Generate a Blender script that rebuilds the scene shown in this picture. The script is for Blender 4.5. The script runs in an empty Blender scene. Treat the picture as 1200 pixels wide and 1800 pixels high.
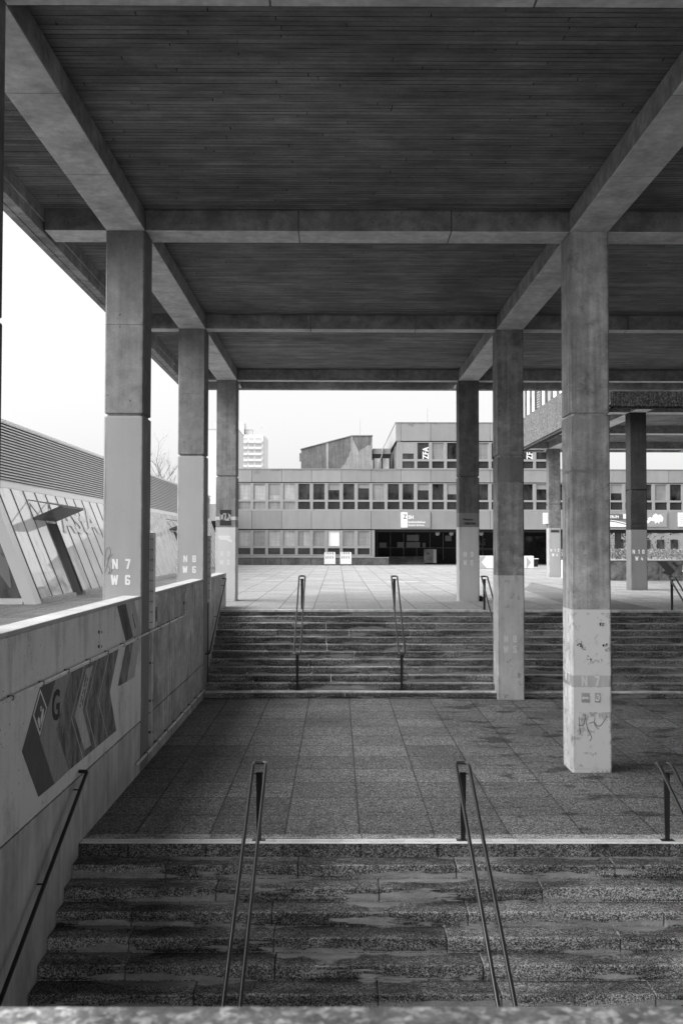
import bpy, bmesh, math, random
from mathutils import Vector, Matrix, Euler
random.seed(7)
S = bpy.context.scene
COL = S.collection
R = math.radians

# ------------------------------------------------------------------ camera
cam = bpy.data.cameras.new('camera')
cam.sensor_fit = 'VERTICAL'; cam.sensor_height = 36.0; cam.sensor_width = 24.0
cam.lens = 34.10; cam.clip_start = 0.05; cam.clip_end = 3000
cam.dof.use_dof = True; cam.dof.focus_distance = 18.0; cam.dof.aperture_fstop = 7.0
co = bpy.data.objects.new('camera', cam); COL.objects.link(co)
CZ = 1.727
co.matrix_world = (Matrix.Translation((0, 0, CZ)) @ Matrix.Rotation(-.0043, 4, 'Z')
                   @ Matrix.Rotation(math.pi/2 + .0318, 4, 'X') @ Matrix.Rotation(.0019, 4, 'Z'))
S.camera = co
# ------------------------------------------------------------------ light
SUN_EL, SUN_AZ = R(38), R(-102)          # azimuth measured from +Y towards +X
w = bpy.data.worlds.new('World'); S.world = w; w.use_nodes = True
nt = w.node_tree; nt.nodes.clear()
sky = nt.nodes.new('ShaderNodeTexSky'); sky.sky_type = 'NISHITA'; sky.sun_disc = False
sky.sun_elevation = SUN_EL; sky.sun_rotation = SUN_AZ; sky.dust_density = 6; sky.air_density = 1.0
bw = nt.nodes.new('ShaderNodeRGBToBW')
bg = nt.nodes.new('ShaderNodeBackground'); bg.inputs['Strength'].default_value = 0.112
wo = nt.nodes.new('ShaderNodeOutputWorld')
nt.links.new(sky.outputs[0], bw.inputs[0]); ov = nt.nodes.new('ShaderNodeMapRange'); ov.clamp = False      # overcast: the clear-sky gradient flattened towards an even white
ov.inputs[1].default_value = 0; ov.inputs[2].default_value = 10; ov.inputs[3].default_value = 1.45; ov.inputs[4].default_value = 4.45
nt.links.new(bw.outputs[0], ov.inputs[0]); nt.links.new(ov.outputs[0], bg.inputs['Color']); nt.links.new(bg.outputs[0], wo.inputs[0])
sl = bpy.data.lights.new('sun', 'SUN'); sl.energy = 1.45; sl.angle = R(70); sl.color = (1, 1, 1)
so = bpy.data.objects.new('sun', sl); COL.objects.link(so)
sd = Vector((math.sin(SUN_AZ)*math.cos(SUN_EL), math.cos(SUN_AZ)*math.cos(SUN_EL), math.sin(SUN_EL)))
so.rotation_euler = sd.to_track_quat('Z', 'Y').to_euler()
S.view_settings.view_transform = 'Standard'; S.view_settings.look = 'None'
S.view_settings.exposure = 2.08; S.view_settings.gamma = 1.0
S.render.engine = 'CYCLES'
S.cycles.max_bounces = 10; S.cycles.diffuse_bounces = 7; S.cycles.glossy_bounces = 4

# ------------------------------------------------------------------ materials
ALB = 1.34
class NT:
    def __init__(s, name):
        s.m = bpy.data.materials.new(name); s.m.use_nodes = True; s.t = s.m.node_tree
        s.b = s.t.nodes['Principled BSDF']
        s.pos = s.n('ShaderNodeNewGeometry').outputs['Position']
    def n(s, ty, **kw):
        o = s.t.nodes.new(ty)
        for k, v in kw.items():
            if hasattr(o, k): setattr(o, k, v)
        return o
    def set(s, inp, v):
        if isinstance(v, bpy.types.NodeSocket): s.t.links.new(v, inp)
        else:
            try: inp.default_value = v
            except Exception: inp.default_value = (v, v, v, 1)
    def math(s, op, a, b=0.0, c=0.0, clamp=False):
        o = s.n('ShaderNodeMath'); o.operation = op; o.use_clamp = clamp
        s.set(o.inputs[0], a); s.set(o.inputs[1], b)
        if op in ('MULTIPLY_ADD',): s.set(o.inputs[2], c)
        return o.outputs[0]
    def vmap(s, scale=(1, 1, 1), loc=(0, 0, 0), v=None):
        o = s.n('ShaderNodeMapping'); s.set(o.inputs[0], v if v is not None else s.pos)
        o.inputs['Scale'].default_value = scale; o.inputs['Location'].default_value = loc
        return o.outputs[0]
    def noise(s, scale, detail=4, rough=.6, v=None, dist=0.0):
        o = s.n('ShaderNodeTexNoise'); s.set(o.inputs['Vector'], v if v is not None else s.pos)
        o.inputs['Scale'].default_value = scale; o.inputs['Detail'].default_value = detail
        o.inputs['Roughness'].default_value = rough; o.inputs['Distortion'].default_value = dist
        return o.outputs[0]
    def vor(s, scale, v=None, out='Color'):
        o = s.n('ShaderNodeTexVoronoi'); s.set(o.inputs['Vector'], v if v is not None else s.pos)
        o.inputs['Scale'].default_value = scale
        if out == 'Distance': return o.outputs['Distance']
        return s.bw(o.outputs['Color'])
    def bw(s, c):
        o = s.n('ShaderNodeSeparateColor'); s.set(o.inputs[0], c); return o.outputs[0]
    def rng(s, v, a, b, c, d, smooth=False):
        o = s.n('ShaderNodeMapRange'); o.clamp = True
        if smooth: o.interpolation_type = 'SMOOTHSTEP'
        s.set(o.inputs[0], v)
        for i, q in enumerate((a, b, c, d)): s.set(o.inputs[i+1], q)
        return o.outputs[0]
    def mix(s, f, a, b):
        o = s.n('ShaderNodeMix'); o.data_type = 'FLOAT'
        s.set(o.inputs[0], f); s.set(o.inputs[2], a); s.set(o.inputs[3], b); return o.outputs[0]
    def xyz(s):
        o = s.n('ShaderNodeSeparateXYZ'); s.set(o.inputs[0], s.pos); return o.outputs
    def rand(s):
        return s.n('ShaderNodeNewGeometry').outputs['Random Per Island']
    def out(s, col, rough=.85, bump=None, bd=.002, spec=.3, bstr=1.0):
        cc = s.n('ShaderNodeCombineColor')
        col = s.math('MINIMUM', s.math('MULTIPLY', col, ALB), .88)
        for i in range(3): s.set(cc.inputs[i], col)
        s.t.links.new(cc.outputs[0], s.b.inputs['Base Color'])
        s.set(s.b.inputs['Roughness'], rough)
        s.b.inputs['Specular IOR Level'].default_value = spec
        if bump is not None:
            o = s.n('ShaderNodeBump'); o.inputs['Distance'].default_value = bd; o.inputs['Strength'].default_value = bstr
            s.set(o.inputs['Height'], bump); s.t.links.new(o.outputs[0], s.b.inputs['Normal'])
        return s.m

def plain(name, v, rough=.6, spec=.3, metal=0, var=.06):
    k = NT(name)
    n = k.noise(3.0, 5)
    m = k.out(k.math('MULTIPLY', v, k.rng(n, .3, .7, 1-var, 1+var)), rough, None, spec=spec)
    k.b.inputs['Metallic'].default_value = metal
    return m

def concrete(name, base, var=.3, streak=.25, zones=None, edge=None, drip=None, rough=.88, pits=True, blot=0.0, worn=None, bump=.003):
    """cast concrete: cloudy tone, vertical run marks, fine grain, air holes; zones = [(z0,z1,tone,var)] painted bands"""
    k = NT(name)
    big = k.noise(.9, 6, .62)
    mid = k.noise(6.0, 6, .65)
    fine = k.noise(60.0, 3, .7)
    st = k.noise(1.0, 5, .6, v=k.vmap((9, 9, .45)))
    f = k.rng(big, .28, .72, 1-var, 1+var)
    f = k.math('MULTIPLY', f, k.rng(mid, .3, .7, 1-var*.75, 1+var*.75))
    f = k.math('MULTIPLY', f, k.rng(k.noise(2.2, 8, .72), .4, .64, 1-var*.8, 1+var*.35))
    f = k.math('MULTIPLY', f, k.rng(fine, .3, .7, .86, 1.14))
    f = k.math('MULTIPLY', f, k.rng(st, .3, .72, 1-streak, 1+streak))
    if blot:
        bl = k.noise(2.3, 7, .7)
        f = k.math('MULTIPLY', f, k.rng(bl, .55, .68, 1.0, 1-blot, True))
    h = k.math('ADD', k.math('MULTIPLY', mid, .6), k.math('MULTIPLY', fine, .35))
    if pits:
        d = k.vor(11.0, out='Distance'); sel = k.vor(11.0)
        pit = k.math('MULTIPLY', k.rng(d, .07, .15, 1, 0), k.math('GREATER_THAN', sel, .78))
        f = k.math('MULTIPLY', f, k.math('SUBTRACT', 1.0, k.math('MULTIPLY', pit, .7)))
        h = k.math('SUBTRACT', h, pit)
    col = k.math('MULTIPLY', base, f)
    if zones:
        z = k.xyz()[2]
        for zn in zones:
            z0, z1, tone = zn[:3]; v2 = zn[3] if len(zn) > 3 else .06
            wob = k.math('MULTIPLY', k.math('SUBTRACT', mid, .5), zn[4] if len(zn) > 4 else .004)
            zz = k.math('ADD', z, wob)
            msk = k.math('MULTIPLY', k.math('GREATER_THAN', zz, z0), k.math('LESS_THAN', zz, z1))
            if len(zn) > 5:   # worn away in patches
                msk = k.math('MULTIPLY', msk, k.rng(k.noise(5.0, 8, .72), zn[5]-.04, zn[5]+.04, 1, .25))
            pt = k.math('MULTIPLY', tone, k.rng(k.noise(2.0, 6, .65, v=k.vmap((1, 1, .5))), .3, .7, 1-v2, 1+v2))
            pt = k.math('MULTIPLY', pt, k.rng(st, .3, .72, 1-v2*.6, 1+v2*.6))
            col = k.mix(msk, col, pt)
    if edge is not None:      # grime along the two upright corners, darker below the beam
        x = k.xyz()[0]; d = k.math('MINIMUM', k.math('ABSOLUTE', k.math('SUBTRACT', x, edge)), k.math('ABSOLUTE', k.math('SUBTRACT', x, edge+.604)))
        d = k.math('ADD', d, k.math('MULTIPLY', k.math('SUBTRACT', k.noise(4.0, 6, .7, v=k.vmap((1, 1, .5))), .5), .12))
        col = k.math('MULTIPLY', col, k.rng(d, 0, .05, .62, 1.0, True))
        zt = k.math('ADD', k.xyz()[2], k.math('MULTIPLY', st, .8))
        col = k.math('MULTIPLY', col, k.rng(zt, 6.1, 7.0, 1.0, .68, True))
    if drip is not None:      # dark runs below the coping
        z = k.xyz()[2]; dn = k.noise(1.0, 5, .65, v=k.vmap((2.6, 2.6, .12)))
        reach = k.rng(dn, .46, .7, 0, 1.1)
        m_ = k.rng(k.math('SUBTRACT', k.math('ADD', z, reach), drip), 0, .5, 0, .24)
        col = k.math('MULTIPLY', col, k.math('SUBTRACT', 1.0, m_))
        col = k.math('MULTIPLY', col, k.rng(k.noise(1.3, 7, .7, v=k.vmap((1, 1, .6))), .52, .7, 1.0, .7, True))
    return k.out(col, rough, h, bump, .25)

def boardmarked(name, base):
    """board-marked soffit: thin planks running across (world X)"""
    k = NT(name)
    px_, py_, pz_ = k.xyz()
    row = k.math('FLOOR', k.math('DIVIDE', py_, .088))
    wn = k.n('ShaderNodeTexWhiteNoise'); wn.noise_dimensions = '1D'; k.set(wn.inputs['W'], row)
    cv = k.n('ShaderNodeCombineXYZ'); k.set(cv.inputs[0], k.math('ADD', px_, k.math('MULTIPLY', wn.outputs['Value'], 9.0))); k.set(cv.inputs[1], py_)
    br = k.n('ShaderNodeTexBrick'); k.set(br.inputs['Vector'], cv.outputs[0])
    br.offset = 0; br.inputs['Scale'].default_value = 1; br.inputs['Mortar Size'].default_value = .006
    br.inputs['Mortar Smooth'].default_value = .3; br.inputs['Brick Width'].default_value = 2.9; br.inputs['Row Height'].default_value = .088
    br.inputs['Color1'].default_value = (0, 0, 0, 1); br.inputs['Color2'].default_value = (1, 1, 1, 1); br.inputs['Mortar'].default_value = (.5, .5, .5, 1)
    tone = k.bw(br.outputs['Color']); joint = br.outputs['Fac']
    grain = k.noise(1.0, 5, .7, v=k.vmap((1.6, 60, 1)))
    lines = k.noise(1.0, 3, .6, v=k.vmap((.35, 13, 1)))
    cloud = k.noise(.55, 6, .62); mott = k.noise(3.5, 6, .7, v=k.vmap((.6, 1.4, 1)))
    f = k.rng(tone, 0, 1, .82, 1.18)
    f = k.math('MULTIPLY', f, k.rng(grain, .3, .7, .82, 1.18))
    f = k.math('MULTIPLY', f, k.rng(lines, .3, .7, .87, 1.13))
    f = k.math('MULTIPLY', f, k.rng(cloud, .32, .68, .68, 1.34))
    f = k.math('MULTIPLY', f, k.rng(mott, .32, .68, .82, 1.18))
    f = k.math('MULTIPLY', f, k.rng(k.noise(1.0, 7, .72, v=k.vmap((1.1, 3.2, 1), (7, 2, 0))), .35, .6, .78, 1.12))
    f = k.math('MULTIPLY', f, k.rng(k.noise(28, 3, .7), .3, .7, .9, 1.1))
    jm = k.math('MULTIPLY', joint, k.rng(k.noise(1.0, 3, .6, v=k.vmap((.5, 9, 1), (3, 1, 0))), .44, .56, .12, 1.0))
    f = k.math('MULTIPLY', f, k.math('SUBTRACT', 1.0, jm))
    h = k.math('ADD', k.math('MULTIPLY', tone, .5), k.math('ADD', k.math('MULTIPLY', grain, .5), k.math('MULTIPLY', k.math('SUBTRACT', 1.0, joint), .8)))
    return k.out(k.math('MULTIPLY', base, f), .9, h, .012, .2)

def pebbles(k, scale, lo, hi, v=None):
    a = k.vor(scale, v); b = k.vor(scale*2.3, v)
    m = k.math('ADD', k.math('MULTIPLY', a, .62), k.math('MULTIPLY', b, .38))
    g = k.noise(scale*.28, 3, .75, v)
    return k.math('MULTIPLY', k.rng(k.math('POWER', m, 2.6), .02, .62, lo, hi), k.rng(g, .33, .67, .72, 1.28)), a

def tiles(name, base, tone=.1, spots=0.0, ox=.276, oy=0.0, row=.9, contrast=.6, dirt=.4, joint=.35, scale=70, rough=.8):
    k = NT(name)
    br = k.n('ShaderNodeTexBrick'); k.set(br.inputs['Vector'], k.vmap((1, 1, 1), (-ox, -oy, 0)))
    br.offset = 0; br.offset_frequency = 1; br.inputs['Scale'].default_value = 1; br.inputs['Mortar Size'].default_value = .014
    br.inputs['Mortar Smooth'].default_value = .2; br.inputs['Brick Width'].default_value = .9; br.inputs['Row Height'].default_value = row
    br.inputs['Color1'].default_value = (0, 0, 0, 1); br.inputs['Color2'].default_value = (1, 1, 1, 1); br.inputs['Mortar'].default_value = (.5, .5, .5, 1)
    t = k.bw(br.outputs['Color']); j = br.outputs['Fac']
    p, a = pebbles(k, scale, 1-contrast, 1+contrast)
    f = k.math('MULTIPLY', p, k.rng(t, 0, 1, 1-tone, 1+tone))
    f = k.math('MULTIPLY', f, k.rng(k.noise(.45, 6, .6), .3, .7, 1-dirt*.6, 1+dirt*.5))
    f = k.math('MULTIPLY', f, k.rng(k.noise(2.2, 7, .7, v=k.vmap((.55, 1.2, 1))), .5, .74, 1.0, 1-dirt, True))
    f = k.math('MULTIPLY', f, k.rng(k.noise(9, 4, .6), .3, .7, .85, 1.15))
    if spots:   # damp drip spots right of the centre, and darker along the wall
        xx = k.xyz()[0]
        sp = k.rng(k.noise(1.0, 5, .6, v=k.vmap((1.5, 2.6, 1), (1.3, .4, 0))), .54, .63, 0, spots, True)
        f = k.math('MULTIPLY', f, k.math('SUBTRACT', 1.0, k.math('MULTIPLY', sp, k.rng(xx, 1.6, 2.6, .12, 1))))
        f = k.math('MULTIPLY', f, k.rng(k.math('ADD', xx, k.noise(2, 5)), -2.4, -1.5, .72, 1.0))
    f = k.math('MULTIPLY', f, k.math('SUBTRACT', 1.0, k.math('MULTIPLY', j, joint)))
    h = k.math('SUBTRACT', k.math('MULTIPLY', a, .35), j)
    return k.out(k.math('MULTIPLY', base, f), rough, h, .006, .3)

def stepstone(name, base, tread=1.0, seed=0.0, y0=0, dy=1, z0=0, dz=1, down=True):
    """exposed-aggregate step blocks: worn nosings, shade painted into the corners, smooth mortar repairs lying along the corners"""
    k = NT(name)
    p, a = pebbles(k, 95, .25, 4.6)
    X_, Y_, Z_ = k.xyz()
    if down:
        u = k.math('FRACT', k.math('DIVIDE', k.math('SUBTRACT', y0+.001, Y_), dy))          # 0 at the back of a tread, 1 at its nosing
        v = k.math('FRACT', k.math('DIVIDE', k.math('SUBTRACT', z0+.006, Z_), dz))          # 0 at the top of a riser, 1 at its foot
    else:
        u = k.math('SUBTRACT', 1.0, k.math('FRACT', k.math('DIVIDE', k.math('SUBTRACT', Y_, y0-.008), dy)))
        v = k.math('SUBTRACT', 1.0, k.math('FRACT', k.math('DIVIDE', k.math('SUBTRACT', Z_, z0+.004), dz)))
    nz = k.n('ShaderNodeSeparateXYZ'); k.set(nz.inputs[0], k.n('ShaderNodeNewGeometry').outputs['True Normal'])
    up = k.rng(nz.outputs[2], .3, .8, 0, 1)
    rnd = k.rand()
    f = k.math('MULTIPLY', p, k.rng(rnd, 0, 1, .66, 1.34))
    f = k.math('MULTIPLY', f, k.rng(k.noise(1.1, 6, .66, v=k.vmap((.8, 2.0, 3.2), (seed, 0, 0))), .38, .62, .5, 1.45, True))
    f = k.math('MULTIPLY', f, k.rng(k.noise(11, 5, .7), .3, .7, .78, 1.22))
    corner = k.mix(up, k.rng(v, .72, 1.0, 1.0, .42, True), k.rng(u, .0, .3, .42, 1.0, True))  # shade painted into the riser foot and the back of the tread
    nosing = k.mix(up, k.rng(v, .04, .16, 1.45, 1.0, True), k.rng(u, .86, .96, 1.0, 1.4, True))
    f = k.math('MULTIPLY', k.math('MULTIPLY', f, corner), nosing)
    col = k.math('MULTIPLY', base, f)
    pm = k.noise(1.0, 4, .6, v=k.vmap((.8, .15/dy, 1.7/dz*.5), (4.1+seed, 2, 1+seed)))
    fine = k.math('MULTIPLY', k.math('SUBTRACT', k.noise(9, 5, .7), .5), .10)
    bias = k.mix(up, k.rng(v, .2, 1.0, -.06, .09), k.rng(u, 0, .6, .10, -.10))
    msk = k.rng(k.math('ADD', k.math('ADD', pm, fine), bias), .555, .60, 0, .92, True)
    rep_ = k.math('MULTIPLY', base*2.5, k.rng(k.noise(4.0, 6, .65, v=k.vmap((.6, 2, 2))), .3, .7, .55, 1.3))
    rep_ = k.math('MULTIPLY', rep_, k.rng(k.noise(40, 3, .7), .3, .7, .85, 1.15))
    col = k.mix(msk, col, rep_)
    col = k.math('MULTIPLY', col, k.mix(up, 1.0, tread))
    h = k.math('MULTIPLY', a, k.math('SUBTRACT', 1.0, msk))
    return k.out(col, .7, h, .006, .3)

def roughcast(name, base, scale=22, c=.45):
    k = NT(name); p, a = pebbles(k, scale, 1-c, 1+c)
    f = k.math('MULTIPLY', p, k.rng(k.noise(.6, 5), .3, .7, .88, 1.12))
    return k.out(k.math('MULTIPLY', base, f), .9, a, .02, .2)

def panelmat(name, base, panel=2.33, ox=.315):
    """painted facade panel: each a hair different, faint run marks"""
    k = NT(name)
    r = k.rand()
    f = k.rng(r, 0, 1, .93, 1.06)
    f = k.math('MULTIPLY', f, k.rng(k.noise(.5, 4), .3, .7, .93, 1.07))
    f = k.math('MULTIPLY', f, k.rng(k.noise(1, 5, .6, v=k.vmap((2.4, 2.4, .3))), .35, .75, 1.03, .9))
    return k.out(k.math('MULTIPLY', base, f), .6, None, spec=.3)

def glassmat(name, base=.03, ior=1.5, rough=.03, wav=0.0, var=.3):
    k = NT(name)
    f = k.rng(k.noise(1.3, 4, .6, v=k.vmap((1.2, 1.2, .6))), .35, .7, 1-var, 1+var)
    m = k.out(k.math('MULTIPLY', base, f), rough, k.noise(.9, 2) if wav else None, wav or .001, .5)
    k.b.inputs['IOR'].default_value = ior
    return m

def curtainmat(name, base):
    k = NT(name)
    f = k.rng(k.noise(1, 4, .6, v=k.vmap((7, 7, .5))), .3, .7, .75, 1.2)
    f = k.math('MULTIPLY', f, k.rng(k.noise(1, 3, .5, v=k.vmap((.8, .8, 9))), .35, .65, .9, 1.08))
    m = k.out(k.math('MULTIPLY', base, f), .35, None, spec=.6)
    k.b.inputs['Coat Weight'].default_value = .6; k.b.inputs['Coat Roughness'].default_value = .03
    return m

M = {}
BB = 6.573
M['soffit'] = boardmarked('board_marked_concrete', .145)
M['beam'] = concrete('beam_concrete', .165, .34, .06, bump=.004, blot=.2, zones=[(-9, BB+.006, .42, .28)])  # underside lighter than the sides: bounced light painted into the tone
M['beam_edge'] = concrete('edge_beam_concrete', .27, .35, .05, blot=.3)
M['landing'] = tiles('landing_paving', .205, .2, spots=.6, oy=12.62, row=.857, contrast=.85, dirt=.36, joint=.55, scale=82)
M['plaza'] = tiles('plaza_paving', .275, .12, oy=25.0, row=.9, contrast=.28, dirt=.2, joint=.62, scale=60)
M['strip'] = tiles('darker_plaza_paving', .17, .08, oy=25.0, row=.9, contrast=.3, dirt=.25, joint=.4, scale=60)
M['strip2'] = tiles('slightly_darker_plaza_paving', .25, .07, oy=25.0, row=.9, contrast=.3, dirt=.2, joint=.4, scale=60)
M['asta_ground'] = tiles('side_plaza_paving', .065, .06, oy=25.0, row=.9, contrast=.5, dirt=.25, joint=.2, scale=50)
M['step'] = stepstone('step_aggregate', .09, 1.9, 0, 22.0, .2727, -1.781, 1.781/12, False); M['step_near'] = stepstone('near_step_aggregate', .155, .55, 3.0, 11.44, .31, -1.781, .1475, True)  # upper treads painted lighter for the low sky light they catch
M['whiteline'] = concrete('white_nosing_paint', .8, .3, .05, pits=False, blot=.35)
M['nosing'] = concrete('pale_nosing_concrete', .5, .35, .05, pits=False, blot=.3)
M['wall_paint'] = concrete('painted_wall', .70, .1, .10, drip=.86, zones=[(-9, -1.0, .44, .25)], bump=.002)
M['wall_raw'] = concrete('raw_wall_concrete', .42, .28, .3, drip=.86, blot=.15)
M['wall_cap'] = concrete('wall_cap_concrete', .42, .12, .0)
M['parapet'] = concrete('parapet_stone', .36, .25, .0, bump=.002)
M['metal_dark'] = plain('dark_metal', .02, .35, .5, .3)
M['rail'] = plain('handrail_metal', .11, .3, .5, .85)
M['steel'] = plain('galvanised_steel', .6, .5, .5, 0, .25)
M['steel_dark'] = plain('dull_steel', .1, .5, .4, .5, .3)
M['white'] = plain('white_paint', .8, .5)
M['stencil'] = concrete('stencil_paint', .85, .1, .05, pits=False)
M['stencil_dim'] = concrete('faded_stencil_paint', .85, .2, .05, pits=False)
M['black'] = plain('black_paint', .03, .6)
M['panel'] = panelmat('facade_panel_paint', .22)
M['panel_edge'] = plain('roof_edge_metal', .22, .5)
M['frame'] = plain('window_frame_paint', .24, .5)
M['glass'] = glassmat('dark_window_glass', .028, var=.8)
M['glass_low'] = glassmat('spandrel_glass', .035, var=.2)
M['curtain'] = curtainmat('curtain_behind_glass', .30)
M['curtain_dim'] = curtainmat('grey_curtain_behind_glass', .2)
M['blind'] = plain('white_blind', .75, .5)
M['interior'] = plain('dark_interior', .025, .8)
M['plinth'] = concrete('plinth_slabs', .10, .3, .1)
M['board'] = roughcast('roughcast_concrete', .105)
M['ribbed'] = roughcast('ribbed_concrete', .04, 30, .8)

# ------------------------------------------------------------------ builders
def obj(name, bm, mat, parent=None, smooth=False):
    bmesh.ops.recalc_face_normals(bm, faces=bm.faces)
    me = bpy.data.meshes.new(name); bm.to_mesh(me); bm.free()
    me.materials.append(mat)
    if smooth:
        for p in me.polygons: p.use_smooth = True
    o = bpy.data.objects.new(name, me); COL.objects.link(o)
    if parent is not None:
        q = parent; L = Vector((0, 0, 0))
        while q is not None: L += q.location; q = q.parent
        me.transform(Matrix.Translation(-L)); o.parent = parent
    return o
def thing(name, label, cat, loc=(0, 0, 0), group=None):
    o = bpy.data.objects.new(name, None); COL.objects.link(o); o.location = loc
    o.empty_display_size = .2
    o['label'] = label; o['category'] = cat
    if group: o['group'] = group
    return o
def tag(o, label, cat, group=None):
    o['label'] = label; o['category'] = cat
    if group: o['group'] = group
    return o
def struct(name, bm, m):
    o = obj(name, bm, m); o['kind'] = 'structure'; return o
def copy_tree(o, parent=None):
    c = o.copy(); COL.objects.link(c); c.parent = parent
    for ch in list(o.children): copy_tree(ch, c)
    return c
def B(): return bmesh.new()
def box(bm, x0, x1, y0, y1, z0, z1, bev=0, seg=1):
    vs = [bm.verts.new(p) for p in ((x0,y0,z0),(x1,y0,z0),(x1,y1,z0),(x0,y1,z0),(x0,y0,z1),(x1,y0,z1),(x1,y1,z1),(x0,y1,z1))]
    fs = [bm.faces.new([vs[i] for i in q]) for q in ((0,3,2,1),(4,5,6,7),(0,1,5,4),(1,2,6,5),(2,3,7,6),(3,0,4,7))]
    if bev:
        es = list({e for f in fs for e in f.edges})
        bmesh.ops.bevel(bm, geom=es, offset=bev, segments=seg, affect='EDGES', profile=.5)
    return vs
def bx(*a, **k):
    bm = B(); box(bm, *a, **k); return bm
def prism(bm, pts, d):
    """pts: list of 3D points of a planar polygon, extruded by vector d"""
    a = [bm.verts.new(p) for p in pts]; b = [bm.verts.new(Vector(p)+Vector(d)) for p in pts]
    bm.faces.new(a); bm.faces.new(b[::-1]); n = len(a)
    for i in range(n): bm.faces.new((a[i], b[i], b[(i+1) % n], a[(i+1) % n]))
def quad(bm, *p): bm.faces.new([bm.verts.new(q) for q in p])
def fillet(pts, r, n=4, closed=False):
    out = []; m = len(pts); pts = [Vector(p) for p in pts]
    for i, p in enumerate(pts):
        if not closed and i in (0, m-1): out.append(p); continue
        a = pts[i-1]-p; b = pts[(i+1) % m]-p
        d = min(r, a.length*.49, b.length*.49); A = p+a.normalized()*d; Bp = p+b.normalized()*d
        for k in range(n+1):
            t = k/n; out.append(A*(1-t)**2 + p*2*t*(1-t) + Bp*t*t)
    return out
def tube(bm, pts, r, sides=8, closed=False, r1=None):
    pts = [Vector(p) for p in pts]; m = len(pts); rings = []
    nrm = None
    for i, p in enumerate(pts):
        if closed: t = (pts[(i+1) % m]-pts[i-1]).normalized()
        else: t = (pts[min(i+1, m-1)]-pts[max(i-1, 0)]).normalized()
        if nrm is None:
            nrm = t.cross(Vector((0, 0, 1)));
            if nrm.length < .1: nrm = t.cross(Vector((0, 1, 0)))
        nrm = (nrm - t*nrm.dot(t)).normalized(); bn = t.cross(nrm)
        rr = r if r1 is None else r+(r1-r)*i/(m-1)
        rings.append([bm.verts.new(p+(nrm*math.cos(2*math.pi*k/sides)+bn*math.sin(2*math.pi*k/sides))*rr) for k in range(sides)])
    for i in range(m if closed else m-1):
        a, b = rings[i], rings[(i+1) % m]
        for k in range(sides): bm.faces.new((a[k], a[(k+1) % sides], b[(k+1) % sides], b[k]))
    if not closed: bm.faces.new(rings[0][::-1]); bm.faces.new(rings[-1])
def text_mesh(body, size, bold=0.0, ext=.0015, sx=1.0, align='LEFT', spacing=1.0):
    c = bpy.data.curves.new('lettering', 'FONT'); c.body = body; c.size = size; c.offset = bold; c.extrude = ext
    c.align_x = align; c.space_character = spacing; c.resolution_u = 3
    o = bpy.data.objects.new('lettering', c); COL.objects.link(o)
    dg = bpy.context.evaluated_depsgraph_get(); dg.update()
    me = bpy.data.meshes.new_from_object(o.evaluated_get(dg)); bpy.data.objects.remove(o)
    me.transform(Matrix.Diagonal((sx, 1, 1, 1)))
    return me
def text(name, items, mat, parent, label=None):
    """items: list of (body, size, matrix, bold, sx). joined into ONE mesh part"""
    bm = B()
    for body, size, mw, bold, sx in items:
        me = text_mesh(body, size, bold, sx=sx); me.transform(mw); bm.from_mesh(me); bpy.data.meshes.remove(me)
    o = obj(name, bm, mat, parent)
    if label: o['label'] = label
    return o
FACE = Matrix.Rotation(math.pi/2, 4, 'X')            # text standing up, read from -Y
def at(x, y, z, rot=Matrix.Identity(4)): return Matrix.Translation((x, y, z)) @ rot

# ------------------------------------------------------------------ main measures
W = .604; XW6 = -3.597; XW5 = 3.603; XW4 = 10.80; XW3 = 18.0
YN = {6: 8.025, 7: 14.942, 8: 21.859, 9: 28.776, 10: 35.693, 12: 49.527}
BB = 6.573; SL = 6.92; LZ = -1.781

# ------------------------------------------------------------------ ground
PX0, PX1, PY0, PY1 = -3.0, 20.0, 1.2, 24.98          # the sunken stair court
bm = B()
for (a, b, c, d) in ((-1500, PX0-.29, -400, 2500), (PX0-.29, PX1, PY1+.34, 2500), (PX1, 1500, -400, 2500), (PX0-.29, PX1, -400, PY0-1.0)):
    quad(bm, (a, c, 0), (b, c, 0), (b, d, 0), (a, d, 0))
struct('plaza', bm, M['plaza'])
struct('landing', bx(PX0, PX1, 11.42, 22.3, LZ-.4, LZ), M['landing'])
struct('lower_ground', bx(PX0-.3, PX1, -2, 8, -5.4, -4.9), M['landing'])
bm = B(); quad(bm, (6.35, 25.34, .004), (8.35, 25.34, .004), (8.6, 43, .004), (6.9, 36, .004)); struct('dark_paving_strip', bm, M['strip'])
bm = B(); quad(bm, (-.62, 25.34, .004), (1.18, 25.34, .004), (1.18, 34.3, .004), (-.62, 34.3, .004)); struct('central_paving_strip', bm, M['strip2'])
bm = B()
for (x0, x1, y0, y1) in ((-7.2, -5.2, 16.2, 16.5), (4.6, 6.4, 66, 66.25), (7.2, 8.6, 64, 64.25), (2.3, 3.6, 43, 43.5), (9.5, 11.5, 62, 62.3)):
    quad(bm, (x0, y0, .006), (x1, y0, .006), (x1, y1, .006), (x0, y1, .006))
struct('paving_markings', bm, plain('pale_ground_paint', .42, .7, var=.3))

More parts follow.
